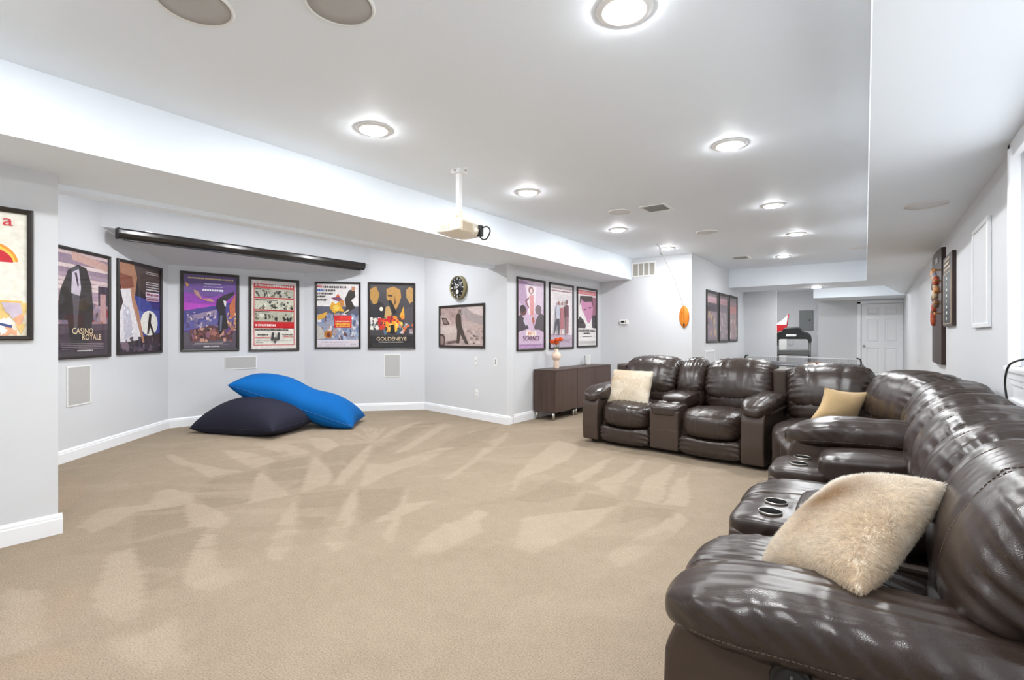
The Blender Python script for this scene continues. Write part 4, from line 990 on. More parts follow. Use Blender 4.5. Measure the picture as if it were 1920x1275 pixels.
# three pink posters above the cabinet
L8 = [((206, 182, 206), rect(0, 0, 1, 1)), ((190, 160, 190), [(0, 1), (0.2, 1), (0.5, 0.5), (0, 0.7)]), ((216, 196, 214), [(0.6, 1), (1, 1), (1, 0.6), (0.55, 0.5)]), ((160, 126, 168), rect(0, 0.94, 0.35, 0.98)), ((236, 222, 230), [(0.3, 0.94), (0.7, 0.92), (0.62, 0.5), (0.4, 0.5)]), ((186, 150, 190), rect(0, 0, 1, 0.07))]
L8 += [((216, 150, 150), [(0.42, 0.78), (0.58, 0.80), (0.62, 0.66), (0.60, 0.5), (0.46, 0.48), (0.44, 0.62)]), ((150, 104, 110), ell(0.49, 0.86, 0.10, 0.06, 14)), ((226, 206, 200), ell(0.50, 0.85, 0.05, 0.04, 12)), ((140, 90, 90), [(0.40, 0.76), (0.26, 0.69), (0.42, 0.58), (0.42, 0.61), (0.32, 0.69), (0.42, 0.73)])]
L8 += [((74, 62, 72), [(0, 0.24), (0.0, 0.46), (0.12, 0.50), (0.26, 0.42), (0.40, 0.30), (0.24, 0.27)]), ((110, 66, 62), ell(0.2, 0.55, 0.13, 0.07, 14)), ((60, 50, 54), ell(0.18, 0.58, 0.11, 0.055, 12)), ((84, 74, 80), [(1, 0.24), (1, 0.50), (0.84, 0.54), (0.70, 0.44), (0.62, 0.32), (0.56, 0.44), (0.54, 0.40), (0.64, 0.28), (0.82, 0.28)]), ((120, 104, 112), ell(0.78, 0.58, 0.13, 0.075, 14)), ((170, 100, 76), [(0.52, 0.44), (0.58, 0.48), (0.64, 0.40), (0.58, 0.36)]), ((196, 190, 206), [(0.22, 0.46), (0.34, 0.36), (0.30, 0.32), (0.2, 0.4)])]
L8 += [((240, 228, 220), [(0.28, 0.20), (0.34, 0.27), (0.68, 0.26), (0.72, 0.20), (0.5, 0.17)])] + dashes(131, 0.1, 0.9, 0.05, 0.012, (150, 120, 160), 1.5) + dashes(132, 0.06, 0.9, 0.945, 0.01, (160, 130, 160), 2)
poster((-3.95, 5.536), (-3.95, 6.256), 0.974, 1.991, 'framed lilac poster left of three above the espresso cabinet', L8,
       texts=[('PITT', 0.5, 0.215, 0.085, 'ink_orange', 1.1), ('SCARNCE', 0.5, 0.145, 0.088, 'ink_plum', 1.1)])
L9 = [((236, 230, 232), rect(0, 0, 1, 1)), ((196, 178, 196), rect(0, 0, 1, 0.20)), ((170, 130, 150), rect(0, 0.195, 0.7, 0.205))]
L9 += dashes(140, 0.05, 0.95, 0.955, 0.022, (186, 150, 156), 1.2) + dashes(141, 0.05, 0.95, 0.91, 0.022, (160, 110, 120), 1.2)
for k in range(6): L9 += dashes(142 + k, 0.12, 0.88, 0.86 - k * 0.018, 0.006, (206, 200, 204), 2)
L9 += [((190, 192, 206), [(0.18, 0.56), (0.22, 0.68), (0.34, 0.68), (0.36, 0.46), (0.2, 0.46)]), ((74, 74, 84), [(0.08, 0.20), (0.18, 0.44), (0.32, 0.46), (0.34, 0.20), (0.28, 0.2), (0.24, 0.38), (0.12, 0.2)]), ((156, 110, 104), ell(0.30, 0.71, 0.05, 0.035, 10)), ((176, 108, 116), [(0.36, 0.64), (0.52, 0.65), (0.56, 0.50), (0.56, 0.30), (0.36, 0.30), (0.38, 0.5)]), ((206, 160, 150), [(0.40, 0.3), (0.44, 0.3), (0.44, 0.2), (0.40, 0.2)]), ((160, 110, 100), ell(0.46, 0.71, 0.045, 0.035, 10)), ((104, 62, 74), [(0.58, 0.66), (0.64, 0.70), (0.76, 0.68), (0.76, 0.50), (0.60, 0.48)]), ((150, 110, 116), [(0.62, 0.48), (0.76, 0.50), (0.74, 0.22), (0.62, 0.22)]), ((120, 80, 76), ell(0.67, 0.74, 0.045, 0.04, 10))]
L9 += dashes(150, 0.1, 0.9, 0.12, 0.02, (160, 130, 150), 1.3) + dashes(151, 0.1, 0.9, 0.08, 0.01, (170, 150, 170), 2)
poster((-3.95, 6.375), (-3.95, 7.115), 0.978, 1.990, 'framed white poster with three slim coloured columns behind the flowers', L9)
L10 = [((236, 232, 230), rect(0, 0, 1, 1)), ((214, 120, 130), rect(0, 0.91, 1, 0.985)), ((160, 100, 124), rect(0.78, 0.40, 1, 0.88)), ((206, 140, 176), [(0.16, 0.78), (0.3, 0.86), (0.72, 0.84), (0.84, 0.7), (0.78, 0.52), (0.64, 0.40), (0.54, 0.40), (0.4, 0.52), (0.22, 0.64)]), ((74, 60, 62), [(0.10, 0.70), (0.12, 0.88), (0.8, 0.90), (0.84, 0.68), (0.74, 0.80), (0.34, 0.78), (0.20, 0.82)]), ((110, 60, 90), [(0.32, 0.645), (0.44, 0.66), (0.46, 0.64), (0.34, 0.62)]), ((110, 60, 90), [(0.58, 0.69), (0.74, 0.70), (0.74, 0.68), (0.6, 0.665)]), ((64, 54, 58), [(0, 0.42), (0.1, 0.52), (0.3, 0.46), (0.44, 0.36), (0.40, 0.31), (0, 0.31)]), ((60, 52, 58), [(1, 0.31), (0.78, 0.32), (0.76, 0.54), (1, 0.56)]), ((240, 238, 236), [(0.44, 0.38), (0.6, 0.41), (0.74, 0.38), (0.74, 0.30), (0.44, 0.30)]), ((236, 232, 230), rect(0, 0, 1, 0.305))]
L10 += dashes(160, 0.03, 0.97, 0.945, 0.05, (240, 170, 170), 0.8) + dashes(161, 0.04, 0.96, 0.265, 0.045, (64, 54, 58), 0.8) + dashes(162, 0.3, 0.66, 0.215, 0.035, (64, 54, 58), 0.8) + dashes(163, 0.24, 0.74, 0.16, 0.014, (110, 104, 106), 1.2)
for k in range(4): L10 += dashes(164 + k, 0.06, 0.94, 0.075 - k * 0.014, 0.006, (150, 146, 148), 2)
poster((-3.95, 7.235), (-3.95, 7.957), 0.99, 1.990, 'framed white poster with red banner and pink block, right of three above cabinet', L10)

# three dim posters in the passage
def dim(seed, a, b, c, extra):
    L = [((140, 118, 122), rect(0, 0, 1, 1)), (a, rect(0, 0.80, 1, 0.93)), (b, rect(0, 0.62, 1, 0.80)), (c, rect(0, 0, 1, 0.6))]
    L += shards(seed, 60, 0, 1, 0.02, 0.62, 0.10, extra) + dashes(seed + 1, 0.05, 0.95, 0.965, 0.02, (110, 96, 96), 1.4) + dashes(seed + 2, 0.05, 0.95, 0.86, 0.05, (200, 140, 150), 0.9) + dashes(seed + 3, 0.1, 0.9, 0.03, 0.012, (120, 104, 110), 1.5)
    return L
poster((-2.36, 8.95), (-2.36, 9.735), 1.06, 1.987, 'narrow-looking framed poster with dark block, nearest of three in the passage', dim(200, (196, 150, 156), (78, 62, 74), (150, 130, 144), [(170, 140, 150), (120, 128, 140), (196, 160, 140), (150, 110, 126), (206, 176, 120), (110, 96, 110)]), fw=0.05)
poster((-2.36, 9.805), (-2.36, 10.525), 1.06, 1.993, 'grey and pink framed poster, middle one of three in the passage', dim(210, (206, 160, 166), (130, 112, 120), (146, 130, 138), [(160, 140, 148), (140, 124, 132), (186, 156, 164), (206, 180, 184), (130, 116, 122)]), fw=0.05)
poster((-2.36, 10.60), (-2.36, 11.33), 1.063, 2.0, 'reddish framed poster, farthest of three in the passage', dim(220, (150, 130, 130), (206, 130, 126), (170, 140, 144), [(196, 150, 150), (206, 176, 160), (150, 120, 130), (226, 206, 196), (186, 130, 126)]), fw=0.05)

# right wall: dark bowed plaque with colourful relief, and a tall dark sign
def plaque():
    t = thing('wall_plaque', 'tall dark bowed wall plaque with small colourful relief on the right wall', 'wall decor', (0.575, 7.55, 0.89), -PI / 2)
    W, H, n = 0.98, 1.18, 14
    V = []; F = []
    for j in range(2):
        for i in range(n + 1):
            x = W * i / n; y = -0.035 - 0.015 * math.sin(PI * i / n)
            if j: y = 0.0
            for z in (0, H): V.append((x, y, z))
    k = (n + 1) * 2
    for i in range(n):
        F += [(2 * i, 2 * i + 2, 2 * i + 3, 2 * i + 1), (k + 2 * i, k + 2 * i + 1, k + 2 * i + 3, k + 2 * i + 2), (2 * i + 1, 2 * i + 3, k + 2 * i + 3, k + 2 * i + 1), (2 * i, k + 2 * i, k + 2 * i + 2, 2 * i + 2)]
    F += [(0, 1, k + 1, k), (2 * n, k + 2 * n, k + 2 * n + 1, 2 * n + 1)]
    obj('board', V, F, 'darkwood', t)
    rr = random.Random(8)
    pal = [srgb(190, 170, 140), srgb(170, 70, 40), srgb(206, 206, 216), srgb(120, 96, 80), srgb(210, 150, 90), srgb(150, 150, 170)]
    ms = [mat('relief_%d' % i, c, 0.5, noise=0.1) for i, c in enumerate(pal)]
    for i in range(16):
        z = 0.46 + 0.54 * i / 16; x = 0.38 + 0.40 * rr.random(); y = -0.058
        a = 0.03 + 0.03 * rr.random()
        Cush((x, y, z), (a * 2.4, 0.05, a * 2), 3, crease=0.003, cfreq=60, seed=i).build('relief_piece', 'cream', t, 6).data.materials[0] = rr.choice(ms)
    boxes('small_lettering', [((0.62, -0.054, 1.05 + 0.02 * i), (0.80, -0.046, 1.06 + 0.02 * i)) for i in range(3)], 'white', t)
    for i in range(5):
        lathe('peg', [(0, -0.03), (0.014, -0.03), (0.016, -0.02), (0.008, -0.015), (0.008, 0.03), (0, 0.03)], ms[4], t, 12, 'y', (0.91, -0.058, 0.52 + 0.11 * i))
plaque()
def sign():
    t = thing('tall_sign', 'tall narrow dark framed sign with a column of pale marks on the right wall', 'sign', (0.575, 6.46, 1.27), -PI / 2)
    W, H = 0.68, 0.66
    box('board', (0.0, -0.03, 0), (W, 0, H), 'darkwood', t, 0.004)
    box('slate', (0.05, -0.034, 0.03), (W - 0.05, -0.030, H - 0.17), 'blackp', t)
    boxes('pale_border', [((0.04, -0.035, 0.022), (W - 0.04, -0.030, 0.028)), ((0.04, -0.035, H - 0.17), (W - 0.04, -0.030, H - 0.164)), ((0.04, -0.035, 0.022), (0.048, -0.030, H - 0.164)), ((W - 0.048, -0.035, 0.022), (W - 0.04, -0.030, H - 0.164))], 'tanp', t)
    for i in range(8): box('pale_mark', (0.30, -0.036, 0.06 + 0.053 * i), (0.30 + (0.07 if i % 3 else 0.04), -0.033, 0.085 + 0.053 * i), 'white', t)
    boxes('header_mark', [((0.1, -0.034, H - 0.13), (W - 0.1, -0.029, H - 0.115)), ((0.1, -0.034, H - 0.09), (W - 0.2, -0.029, H - 0.07)), ((0.15, -0.034, H - 0.05), (W - 0.15, -0.029, H - 0.03))], 'tanp', t)
sign()

# ------------------------------------------------------------------ the leather sectional
def smile(a):
    def f(q, P):
        P = P.copy(); P[:, 2] -= a * (1 - q[:, 0] ** 2); return P
    return f

def sofa_seat(t, x0, x1, seed, res=22, zt=0.465):
    w = x1 - x0; c = (x0 + x1) / 2
    def df(q, P):
        P = P.copy()
        low = np.clip(-q[:, 2], 0, 1)
        P[:, 2] -= 0.028 * low * (1 - q[:, 0] ** 2) * np.clip(-q[:, 1], 0, 1)      # smiling lower lip
        P[:, 2] -= 0.03 * np.clip(q[:, 1], 0, 1)                                     # slopes to the back
        P[:, 1] -= 0.02 * np.clip(-q[:, 1], 0, 1) * (1 - q[:, 0] ** 2)
        return P
    cu = Cush((c, 0.33, zt - 0.125), (w - 0.004, 0.72, 0.25), 4.2, seams=(-0.36, 0.36), seam_d=0.006, gather=0.008, gfreq=135, crease=0.010, cfreq=11, seed=seed, bulge=(0, 0.015, 0.018), deform=df)
    o = cu.build('seat_cushion', 'leather', t, res)
    for s in (-0.36, 0.36): cu.seam('seam', 'thread', o, [(s, -1, -0.9), (s, -1, 1), (s, 0.8, 1)], 0.0012, 0.001)
    def dg(q, P):
        P = P.copy(); P[:, 2] -= 0.026 * np.clip(q[:, 2], 0, 1) * (1 - q[:, 0] ** 2); P[:, 1] -= 0.015 * (1 - q[:, 0] ** 2) * np.clip(-q[:, 1], 0, 1); return P
    cf = Cush((c, 0.045, 0.135), (w - 0.006, 0.14, 0.19), 5, seams=(-0.36, 0.36), seam_d=0.004, gather=0.006, gfreq=130, crease=0.006, cfreq=13, seed=seed + 40, deform=dg)
    o = cf.build('footrest', 'leather', t, res)
    for s in (-0.36, 0.36): cf.seam('seam', 'thread', o, [(s, -1, -0.9), (s, -1, 0.9)], 0.0012, 0.001)

def sofa_back(t, x0, x1, seed, zt, res=24, seams=(-0.36, 0.36), dash=None, xf=None, yf=0.62, narrow=False, amp=1.0):
    w = x1 - x0; c = (x0 + x1) / 2
    ang, org = xf if xf else (0.0, None)
    ca, sa = math.cos(ang), math.sin(ang)
    def rot(P):
        if not xf: return P
        R = P.copy(); R[:, 0] = P[:, 0] * ca - P[:, 1] * sa; R[:, 1] = P[:, 0] * sa + P[:, 1] * ca; return R
    def place(cx, cy, cz):
        if not xf: return (cx, cy, cz)
        return (org[0] + cx * ca - cy * sa, org[1] + cx * sa + cy * ca, cz)
    def du(q, P):
        P = P.copy()
        P[:, 1] += 0.30 * P[:, 2] + 0.35 * np.clip(P[:, 2], 0, 1) ** 1.0 * 0.3
        P[:, 2] -= 0.02 * (1 - q[:, 0] ** 2) * np.clip(-q[:, 2], 0, 1)
        P[:, 2] += 0.012 * (1 - q[:, 0] ** 2) * np.clip(q[:, 2], 0, 1)
        return rot(P)
    H = zt - 0.545
    cu = Cush(place(c, yf + 0.155, zt - H / 2), (w - 0.002, 0.31, H + 0.01), 3.3 if narrow else 4.4, seams=seams, seam_d=0.009, gather=amp * (0.009 if not narrow else 0.011), gfreq=125, crease=0.010 * amp, cfreq=10, seed=seed, bulge=(0.0, 0.03, 0.015), deform=du)
    o = cu.build('back_cushion', 'leather', t, res)
    for s in seams: cu.seam('seam', 'thread', o, [(s, -1, -0.95), (s, -1, 1), (s, 0.7, 1)], 0.0013, 0.001, dash)
    if dash:
        for s in seams: cu.seam('seam', 'thread', o, [(s + 0.035, -1, -0.95), (s + 0.035, -1, 1), (s + 0.035, 0.7, 1)], 0.0011, 0.001, dash)
    def dl(q, P):
        P = P.copy(); P[:, 1] += 0.12 * P[:, 2]; P[:, 2] += 0.02 * (1 - q[:, 0] ** 2) * np.clip(q[:, 2], 0, 1); return rot(P)
    cl = Cush(place(c, yf + 0.11, 0.515), (w - 0.004, 0.26, 0.22), 3.6, seams=() if not narrow else (0.0,), gather=0.009, gfreq=130, crease=0.009, cfreq=12, seed=seed + 21, bulge=(0, 0.02, 0.01), deform=dl)
    cl.build('lumbar_cushion', 'leather', t, max(14, res - 6))

def sofa_console(t, x0, x1, seed, cups=True, res=16):
    w = x1 - x0; c = (x0 + x1) / 2
    box('console_body', (x0 + 0.002, 0.0, 0.045), (x1 - 0.002, 0.62, 0.44), 'leatherp', t, 0.018, 3)
    box('console_seam', (x0 + 0.006, -0.0015, 0.242), (x1 - 0.006, 0.004, 0.247), 'thread', t)
    def df(q, P):
        P = P.copy(); P[:, 2] -= 0.02 * np.clip(-q[:, 1] - 0.3, 0, 1); return P
    d = Cush((c, 0.135, 0.445), (w - 0.004, 0.29, 0.11), 5, crease=0.003, seed=seed, deform=df).build('console_deck', 'leather', t, res)
    if cups:
        for s in (-1, 1):
            cx = c + s * w * 0.22
            cup = lathe('cup_holder', [(0.0395, -0.002), (0.0398, 0.002), (0.041, 0.003), (0.0425, 0.0015), (0.0425, -0.006), (0.0395, -0.006), (0.0395, -0.002)], 'steel', t, 32, 'z', (cx, 0.135, 0.506))
            lathe('cup_shade_disc', [(0, 0.0005), (0.0397, 0.0005), (0.0397, -0.05), (0, -0.05)], 'cup_shade', cup, 24, 'z', (cx, 0.135, 0.506))  # flat disc, the shaded depth of the cup is only its colour
    def dl(q, P):
        P = P.copy(); P[:, 2] += 0.015 * (q[:, 1]); return P
    Cush((c, 0.42, 0.515), (w - 0.03, 0.40, 0.125), 7, crease=0.002, seed=seed + 3, bulge=(0, 0, 0.012), deform=dl).build('console_lid', 'leather', t, res)

def sofa_arm(t, x0, x1, zt, seed, y0=0.0, out=0, res=28, button=None):
    c = (x0 + x1) / 2; w = x1 - x0
    pts = [(y0 - 0.01, 0.04), (y0 - 0.025, 0.20), (y0 - 0.018, zt - 0.20), (y0 + 0.01, zt - 0.13), (y0 + 0.10, zt - 0.09), (0.92, zt - 0.06), (0.94, 0.05)]
    profile_prism('arm_panel', pts, x0 + 0.012, x1 - 0.012, 'leatherp', t, 0.016)
    def df(q, P):
        P = P.copy()
        fr = np.clip(-q[:, 1] - 0.45, 0, 1)
        P[:, 2] -= 0.085 * fr ** 1.6
        P[:, 0] *= 1 + 0.10 * np.exp(-((q[:, 1] + 0.62) / 0.3) ** 2)
        P[:, 2] += 0.012 * q[:, 1]
        return P
    cu = Cush((c, y0 + 0.40, zt - 0.075), (w + 0.035, 0.88, 0.155), 3.2, gather=0.003, gfreq=120, crease=0.010, cfreq=22, seed=seed, bulge=(0.0, 0.0, 0.01), deform=df)
    o = cu.build('arm_pad', 'leather', t, res)
    for s in (-1, 1): cu.seam('seam', 'thread', o, [(s, -0.95, -0.35), (s, 0.95, -0.35)], 0.0016, 0.005, (0.008, 0.004))
    if button:
        bx, by, bz = button
        b = lathe('power_button', [(0.0, 0.010), (0.026, 0.010), (0.029, 0.006), (0.034, 0.006), (0.038, 0.011), (0.044, 0.009), (0.047, 0.0), (0.0, 0.0)], 'blackp', t, 36, 'x', (bx, by, bz))
        box('toggle', (bx + 0.009, by - 0.003, bz - 0.022), (bx + 0.0135, by + 0.003, bz + 0.022), 'greyp', b, 0.001)

def sofa_frame(t, W, zt, d=0.96):
    box('base_frame', (0.02, 0.09, 0.04), (W - 0.02, d - 0.05, 0.30), 'leatherp', t, 0.01)
    box('back_frame', (0.02, d - 0.10, 0.05), (W - 0.02, d, zt - 0.10), 'leatherp', t, 0.03, 3)
    for x in (0.06, W - 0.06):
        for y in (0.12, d - 0.10): lathe('foot', [(0, 0), (0.02, 0), (0.024, 0.04), (0, 0.04)], 'blackp', t, 12, 'z', (x, y, 0))

# loveseat facing the camera
LA = -math.atan2(0.21, 1.86)
t = thing('reclining_loveseat', 'brown leather reclining loveseat with centre console in front of the far wall', 'sofa', (-2.655, 5.02, 0), LA)
sofa_frame(t, 1.92, 0.91)
sofa_arm(t, 0.0, 0.22, 0.625, 301, y0=-0.02)
sofa_seat(t, 0.21, 0.80, 302); sofa_seat(t, 1.11, 1.70, 304)
sofa_console(t, 0.80, 1.11, 303, cups=True)
sofa_arm(t, 1.69, 1.91, 0.625, 305, y0=-0.02)
sofa_back(t, 0.14, 0.80, 311, 0.915); sofa_back(t, 0.80, 1.11, 312, 0.905, 20, (0.15,), narrow=True); sofa_back(t, 1.11, 1.78, 313, 0.91)
box('side_wing', (1.78, 0.66, 0.40), (1.905, 0.97, 0.855), 'leatherp', t, 0.025, 3)
box('side_wing', (0.0, 0.72, 0.40), (0.14, 0.98, 0.84), 'leatherp', t, 0.025, 3)

# long recliner along the right wall (local x runs from far to near)
t = thing('reclining_sofa', 'brown leather reclining sofa with two cup-holder consoles along the right wall', 'sofa', (-0.46, 3.60, 0), -PI / 2)
sofa_frame(t, 2.33, 0.86)
sofa_arm(t, 0.0, 0.28, 0.70, 401, y0=0.06, res=34)
sofa_console(t, 0.29, 0.67, 402)
sofa_seat(t, 0.67, 1.23, 403, 28)
sofa_console(t, 1.23, 1.55, 404, res=22)
sofa_seat(t, 1.55, 2.085, 405, 40)
sofa_arm(t, 2.07, 2.335, 0.575, 406, y0=0.035, res=60, button=(2.322, 0.31, 0.40))
sofa_back(t, 0.0, 0.29, 411, 0.87, 22, (), narrow=True)
sofa_back(t, 0.29, 0.67, 412, 0.875, 24, (0.0,), narrow=True, dash=(0.008, 0.004))
sofa_back(t, 0.67, 1.23, 413, 0.875, 34, dash=(0.008, 0.004))
sofa_back(t, 1.23, 1.55, 414, 0.88, 36, (0.1,), narrow=True, dash=(0.008, 0.004), amp=0.75)
sofa_back(t, 1.55, 2.26, 415, 0.885, 60, dash=(0.008, 0.004), amp=0.5)

# corner wedge
WX, WY = -0.74, 4.75
t = thing('corner_wedge_seat', 'curved brown leather corner seat joining the two recliner sofas', 'sofa', (WX, WY, 0))
def wl(pts): return [(x - WX, y - WY) for x, y in pts]
prism('base_frame', wl([(-0.66, 4.80), (-0.38, 3.66), (0.42, 3.66), (0.42, 5.30), (0.0, 5.55), (-0.63, 5.55)]), 0.03, 0.26, 'leatherp', t)
prism('back_frame', wl([(-0.635, 5.62), (-0.625, 5.78), (0.06, 5.74), (0.42, 5.40), (0.50, 4.60), (0.50, 3.63), (0.40, 3.63), (0.40, 4.5), (0.26, 5.18), (-0.04, 5.55)]), 0.03, 0.78, 'leatherp', t)
def wedge_map(zc):
    A = np.array((-0.715, 4.70)); B = np.array((-0.42, 3.635)); Cc = np.array((0.30, 3.635)); D = np.array((-0.66, 5.36))
    def f(q, P):
        u = P[:, 0]; v = P[:, 1]          # both within [-1,1]
        a = ((1 - u) * (1 - v))[:, None] / 4 * A + ((1 + u) * (1 - v))[:, None] / 4 * B + ((1 + u) * (1 + v))[:, None] / 4 * Cc + ((1 - u) * (1 + v))[:, None] / 4 * D
        push = ((1 - u ** 2) * (1 + v) / 2)[:, None] * np.array((0.28, 0.45))
        front = ((1 - u ** 2) * np.clip(-v, 0, 1))[:, None] * np.array((-0.02, -0.03))
        r = a + push + front
        return np.column_stack([r[:, 0] - WX, r[:, 1] - WY, P[:, 2]])
    return f
cu = Cush((0, 0, 0.32), (2, 2, 0.25), 6, seams=(-0.3, 0.3), seam_d=0.006, gather=0.0, crease=0.008, cfreq=5, seed=501, bulge=(0, 0, 0.02), deform=wedge_map(0))
o = cu.build('seat_cushion', 'leather', t, 28)
for s in (-0.3, 0.3): cu.seam('seam', 'thread', o, [(s, -1, -0.9), (s, -1, 1), (s, 0.6, 1)], 0.0012, 0.001)
Cush((0, 0, 0.13), (1.97, 1.97, 0.18), 8, crease=0.004, cfreq=6, seed=502, deform=wedge_map(0)).build('front_panel', 'leather', t, 20)
sofa_back(t, 0.0, 0.66, 511, 0.895, 26, xf=(math.radians(-6.4), (-0.675 - WX, 5.26 - WY)), yf=0.0)
sofa_back(t, 0.0, 0.94, 512, 0.885, 30, xf=(math.radians(-70), (-0.10 - WX, 5.16 - WY)), yf=0.0)
sofa_back(t, 0.0, 0.66, 513, 0.875, 26, xf=(math.radians(-90), (0.175 - WX, 4.29 - WY)), yf=0.0)

# ------------------------------------------------------------------ cushions
def pillow_pts(c, ex, ey, thick, n=26, power=0.5, pinch=0.07, droop=0.0):
    """c centre, ex/ey half edge vectors; returns two sheets and normals"""
    c, ex, ey = (np.array(v, float) for v in (c, ex, ey))
    nz = np.cross(ex, ey); nz /= np.linalg.norm(nz)
    s = np.linspace(-1, 1, n + 1); s = np.sin(s * PI / 2)
    U, V = np.meshgrid(s, s, indexing='ij')
    Uo = U * (1 - pinch * (1 - V ** 2)); Vo = V * (1 - pinch * (1 - U ** 2))
    T = ((1 - U ** 2) * (1 - V ** 2)) ** power
    base = c + Uo[..., None] * ex + Vo[..., None] * ey
    base = base - np.array((0, 0, 1)) * (droop * (1 - U ** 2))[..., None]
    return base, T[..., None] * nz * thick / 2, U, V

def pillow(name, c, ex, ey, thick, m, parent, n=26, power=0.5, pinch=0.07, wr=0.004, seed=1, zmin=None):
    base, T, U, V = pillow_pts(c, ex, ey, thick, n, power, pinch)
    k = (n + 1) ** 2
    a = (base + T).reshape(-1, 3); b = (base - T).reshape(-1, 3)
    P = np.concatenate([a, b])
    wn = warp_noise(P, seed, 22)[:, None] * wr
    nz = np.cross(ex, ey); nz = nz / np.linalg.norm(nz)
    edge = np.concatenate([((1 - U ** 2) * (1 - V ** 2)).ravel()] * 2)[:, None]
    P = P + nz * wn * (edge > 1e-4)
    if zmin is not None: P[:, 2] = np.maximum(P[:, 2], zmin)
    i, j = np.meshgrid(np.arange(n), np.arange(n), indexing='ij'); q = (i * (n + 1) + j).ravel()
    F1 = np.stack([q, q + n + 1, q + n + 2, q + 1], 1); F2 = F1[:, ::-1] + k
    F = np.concatenate([F1, F2])
    bm = bmesh.new(); vs = [bm.verts.new(p) for p in P]
    for f in F: bm.faces.new([vs[x] for x in f])
    bmesh.ops.remove_doubles(bm, verts=bm.verts[:], dist=1e-4)
    return from_bm(name, bm, m, parent, True), P, F

def fur_on(parent, P, F, count, L, seed, colfn, wid=0.0016):
    r = np.random.RandomState(seed)
    A, B, Cc, D = (P[F[:, i]] for i in range(4))
    area = np.linalg.norm(np.cross(Cc - A, D - B), axis=1) / 2
    idx = r.choice(len(F), count, p=area / area.sum())
    u, v = r.rand(count, 1), r.rand(count, 1)
    p = (A[idx] * (1 - u) + B[idx] * u) * (1 - v) + (D[idx] * (1 - u) + Cc[idx] * u) * v
    nn = np.cross(Cc - A, D - B)[idx]; nn /= np.linalg.norm(nn, axis=1)[:, None] + 1e-9
    fl = np.stack([warp_noise(p, seed + 1, 30), warp_noise(p, seed + 2, 30), warp_noise(p, seed + 3, 30) - 0.6], 1)
    fl -= nn * (fl * nn).sum(1)[:, None]
    d1 = nn * 0.8 + fl * 1.1 + r.normal(size=p.shape) * 0.2; d1 /= np.linalg.norm(d1, axis=1)[:, None]
    d2 = nn * 0.25 + fl * 1.1 + r.normal(size=p.shape) * 0.35; d2 /= np.linalg.norm(d2, axis=1)[:, None]
    Ls = L * r.uniform(0.6, 1.2, (count, 1))
    sd = np.cross(d1, r.normal(size=p.shape)); sd /= np.linalg.norm(sd, axis=1)[:, None]
    m = p + d1 * Ls * 0.55; e = m + d2 * Ls * 0.5
    V = np.stack([p - sd * wid, p + sd * wid, m + sd * wid * 0.8, m - sd * wid * 0.8, e], 1).reshape(-1, 3)
    o = np.arange(count) * 5
    loops = np.stack([o, o + 1, o + 2, o + 3, o + 3, o + 2, o + 4], 1).ravel()
    starts = np.stack([np.arange(count) * 7, np.arange(count) * 7 + 4], 1).ravel()
    me = bpy.data.meshes.new('fur'); me.vertices.add(len(V)); me.vertices.foreach_set('co', V.ravel())
    me.loops.add(len(loops)); me.loops.foreach_set('vertex_index', loops)
    me.polygons.add(len(starts)); me.polygons.foreach_set('loop_start', starts)
    col = np.ones((count, 5, 4), np.float32); col[:, :, :3] = colfn(p, r)[:, None, :]
    at = me.attributes.new('ink', 'FLOAT_COLOR', 'POINT'); at.data.foreach_set('color', col.ravel())
    me.materials.append(M['fur']); me.update(calc_edges=True); me.validate()
    ob = bpy.data.objects.new('fur', me); C.objects.link(ob); ob.parent = parent; ob['kind'] = 'stuff'

def mixcol(a, b, t): return np.array(a[:3]) * (1 - t) + np.array(b[:3]) * t

# big fur cushion on the near seat
TL = np.array((-0.085, 2.05, 0.672)); TR = np.array((0.15, 1.77, 0.775)); BL = np.array((-0.265, 1.66, 0.50)); BR = TR + BL - TL
c = (TL + BR) / 2; ex = (TR - TL) / 2 * 1.02; ey = (TL - BL) / 2 * 1.02
t = thing('fur_cushion', 'large cream and tan faux fur cushion on the nearest sofa seat', 'cushion', tuple(c))
o, P, F = pillow('cushion_body', (0, 0, 0), ex, ey, 0.17, 'furbase', t, 26, 0.42, 0.03, 0.004, 3)
def cf(p, r):
    u = p @ ex / (ex @ ex); v = p @ ey / (ey @ ey)
    n = warp_noise(p, 71, 18) * 0.5 + warp_noise(p, 72, 60) * 0.4
    k = np.clip(0.5 + n * 0.5 + 0.45 * (u * 0.4 - v * 0.5), 0, 1)  # shading painted into strands: darker by tuft and toward lower right
    rim = np.clip((np.maximum(v, -u) - 0.62) * 3.2, 0, 1)
    patch = np.exp(-(((u + 0.12) / 0.38) ** 2 + ((v - 0.2) / 0.40) ** 2))
    k = np.clip(k * (1 - rim), 0, 1)[:, None]; pt = np.clip(patch * (1.0 + 0.7 * n), 0, 1)[:, None]
    a = np.array(srgb(252, 249, 242)[:3]); b = np.array(srgb(233, 218, 196)[:3])
    return ((a * (1 - k) + b * k) * (1 - pt) + np.array(srgb(184, 152, 114)[:3]) * pt) * r.uniform(0.88, 1.0, (len(p), 1))
    return (a * (1 - k) + b * k) * r.uniform(0.88, 1.0, (len(p), 1))
fur_on(t, P, F, 110000, 0.013, 4, cf, 0.0008)

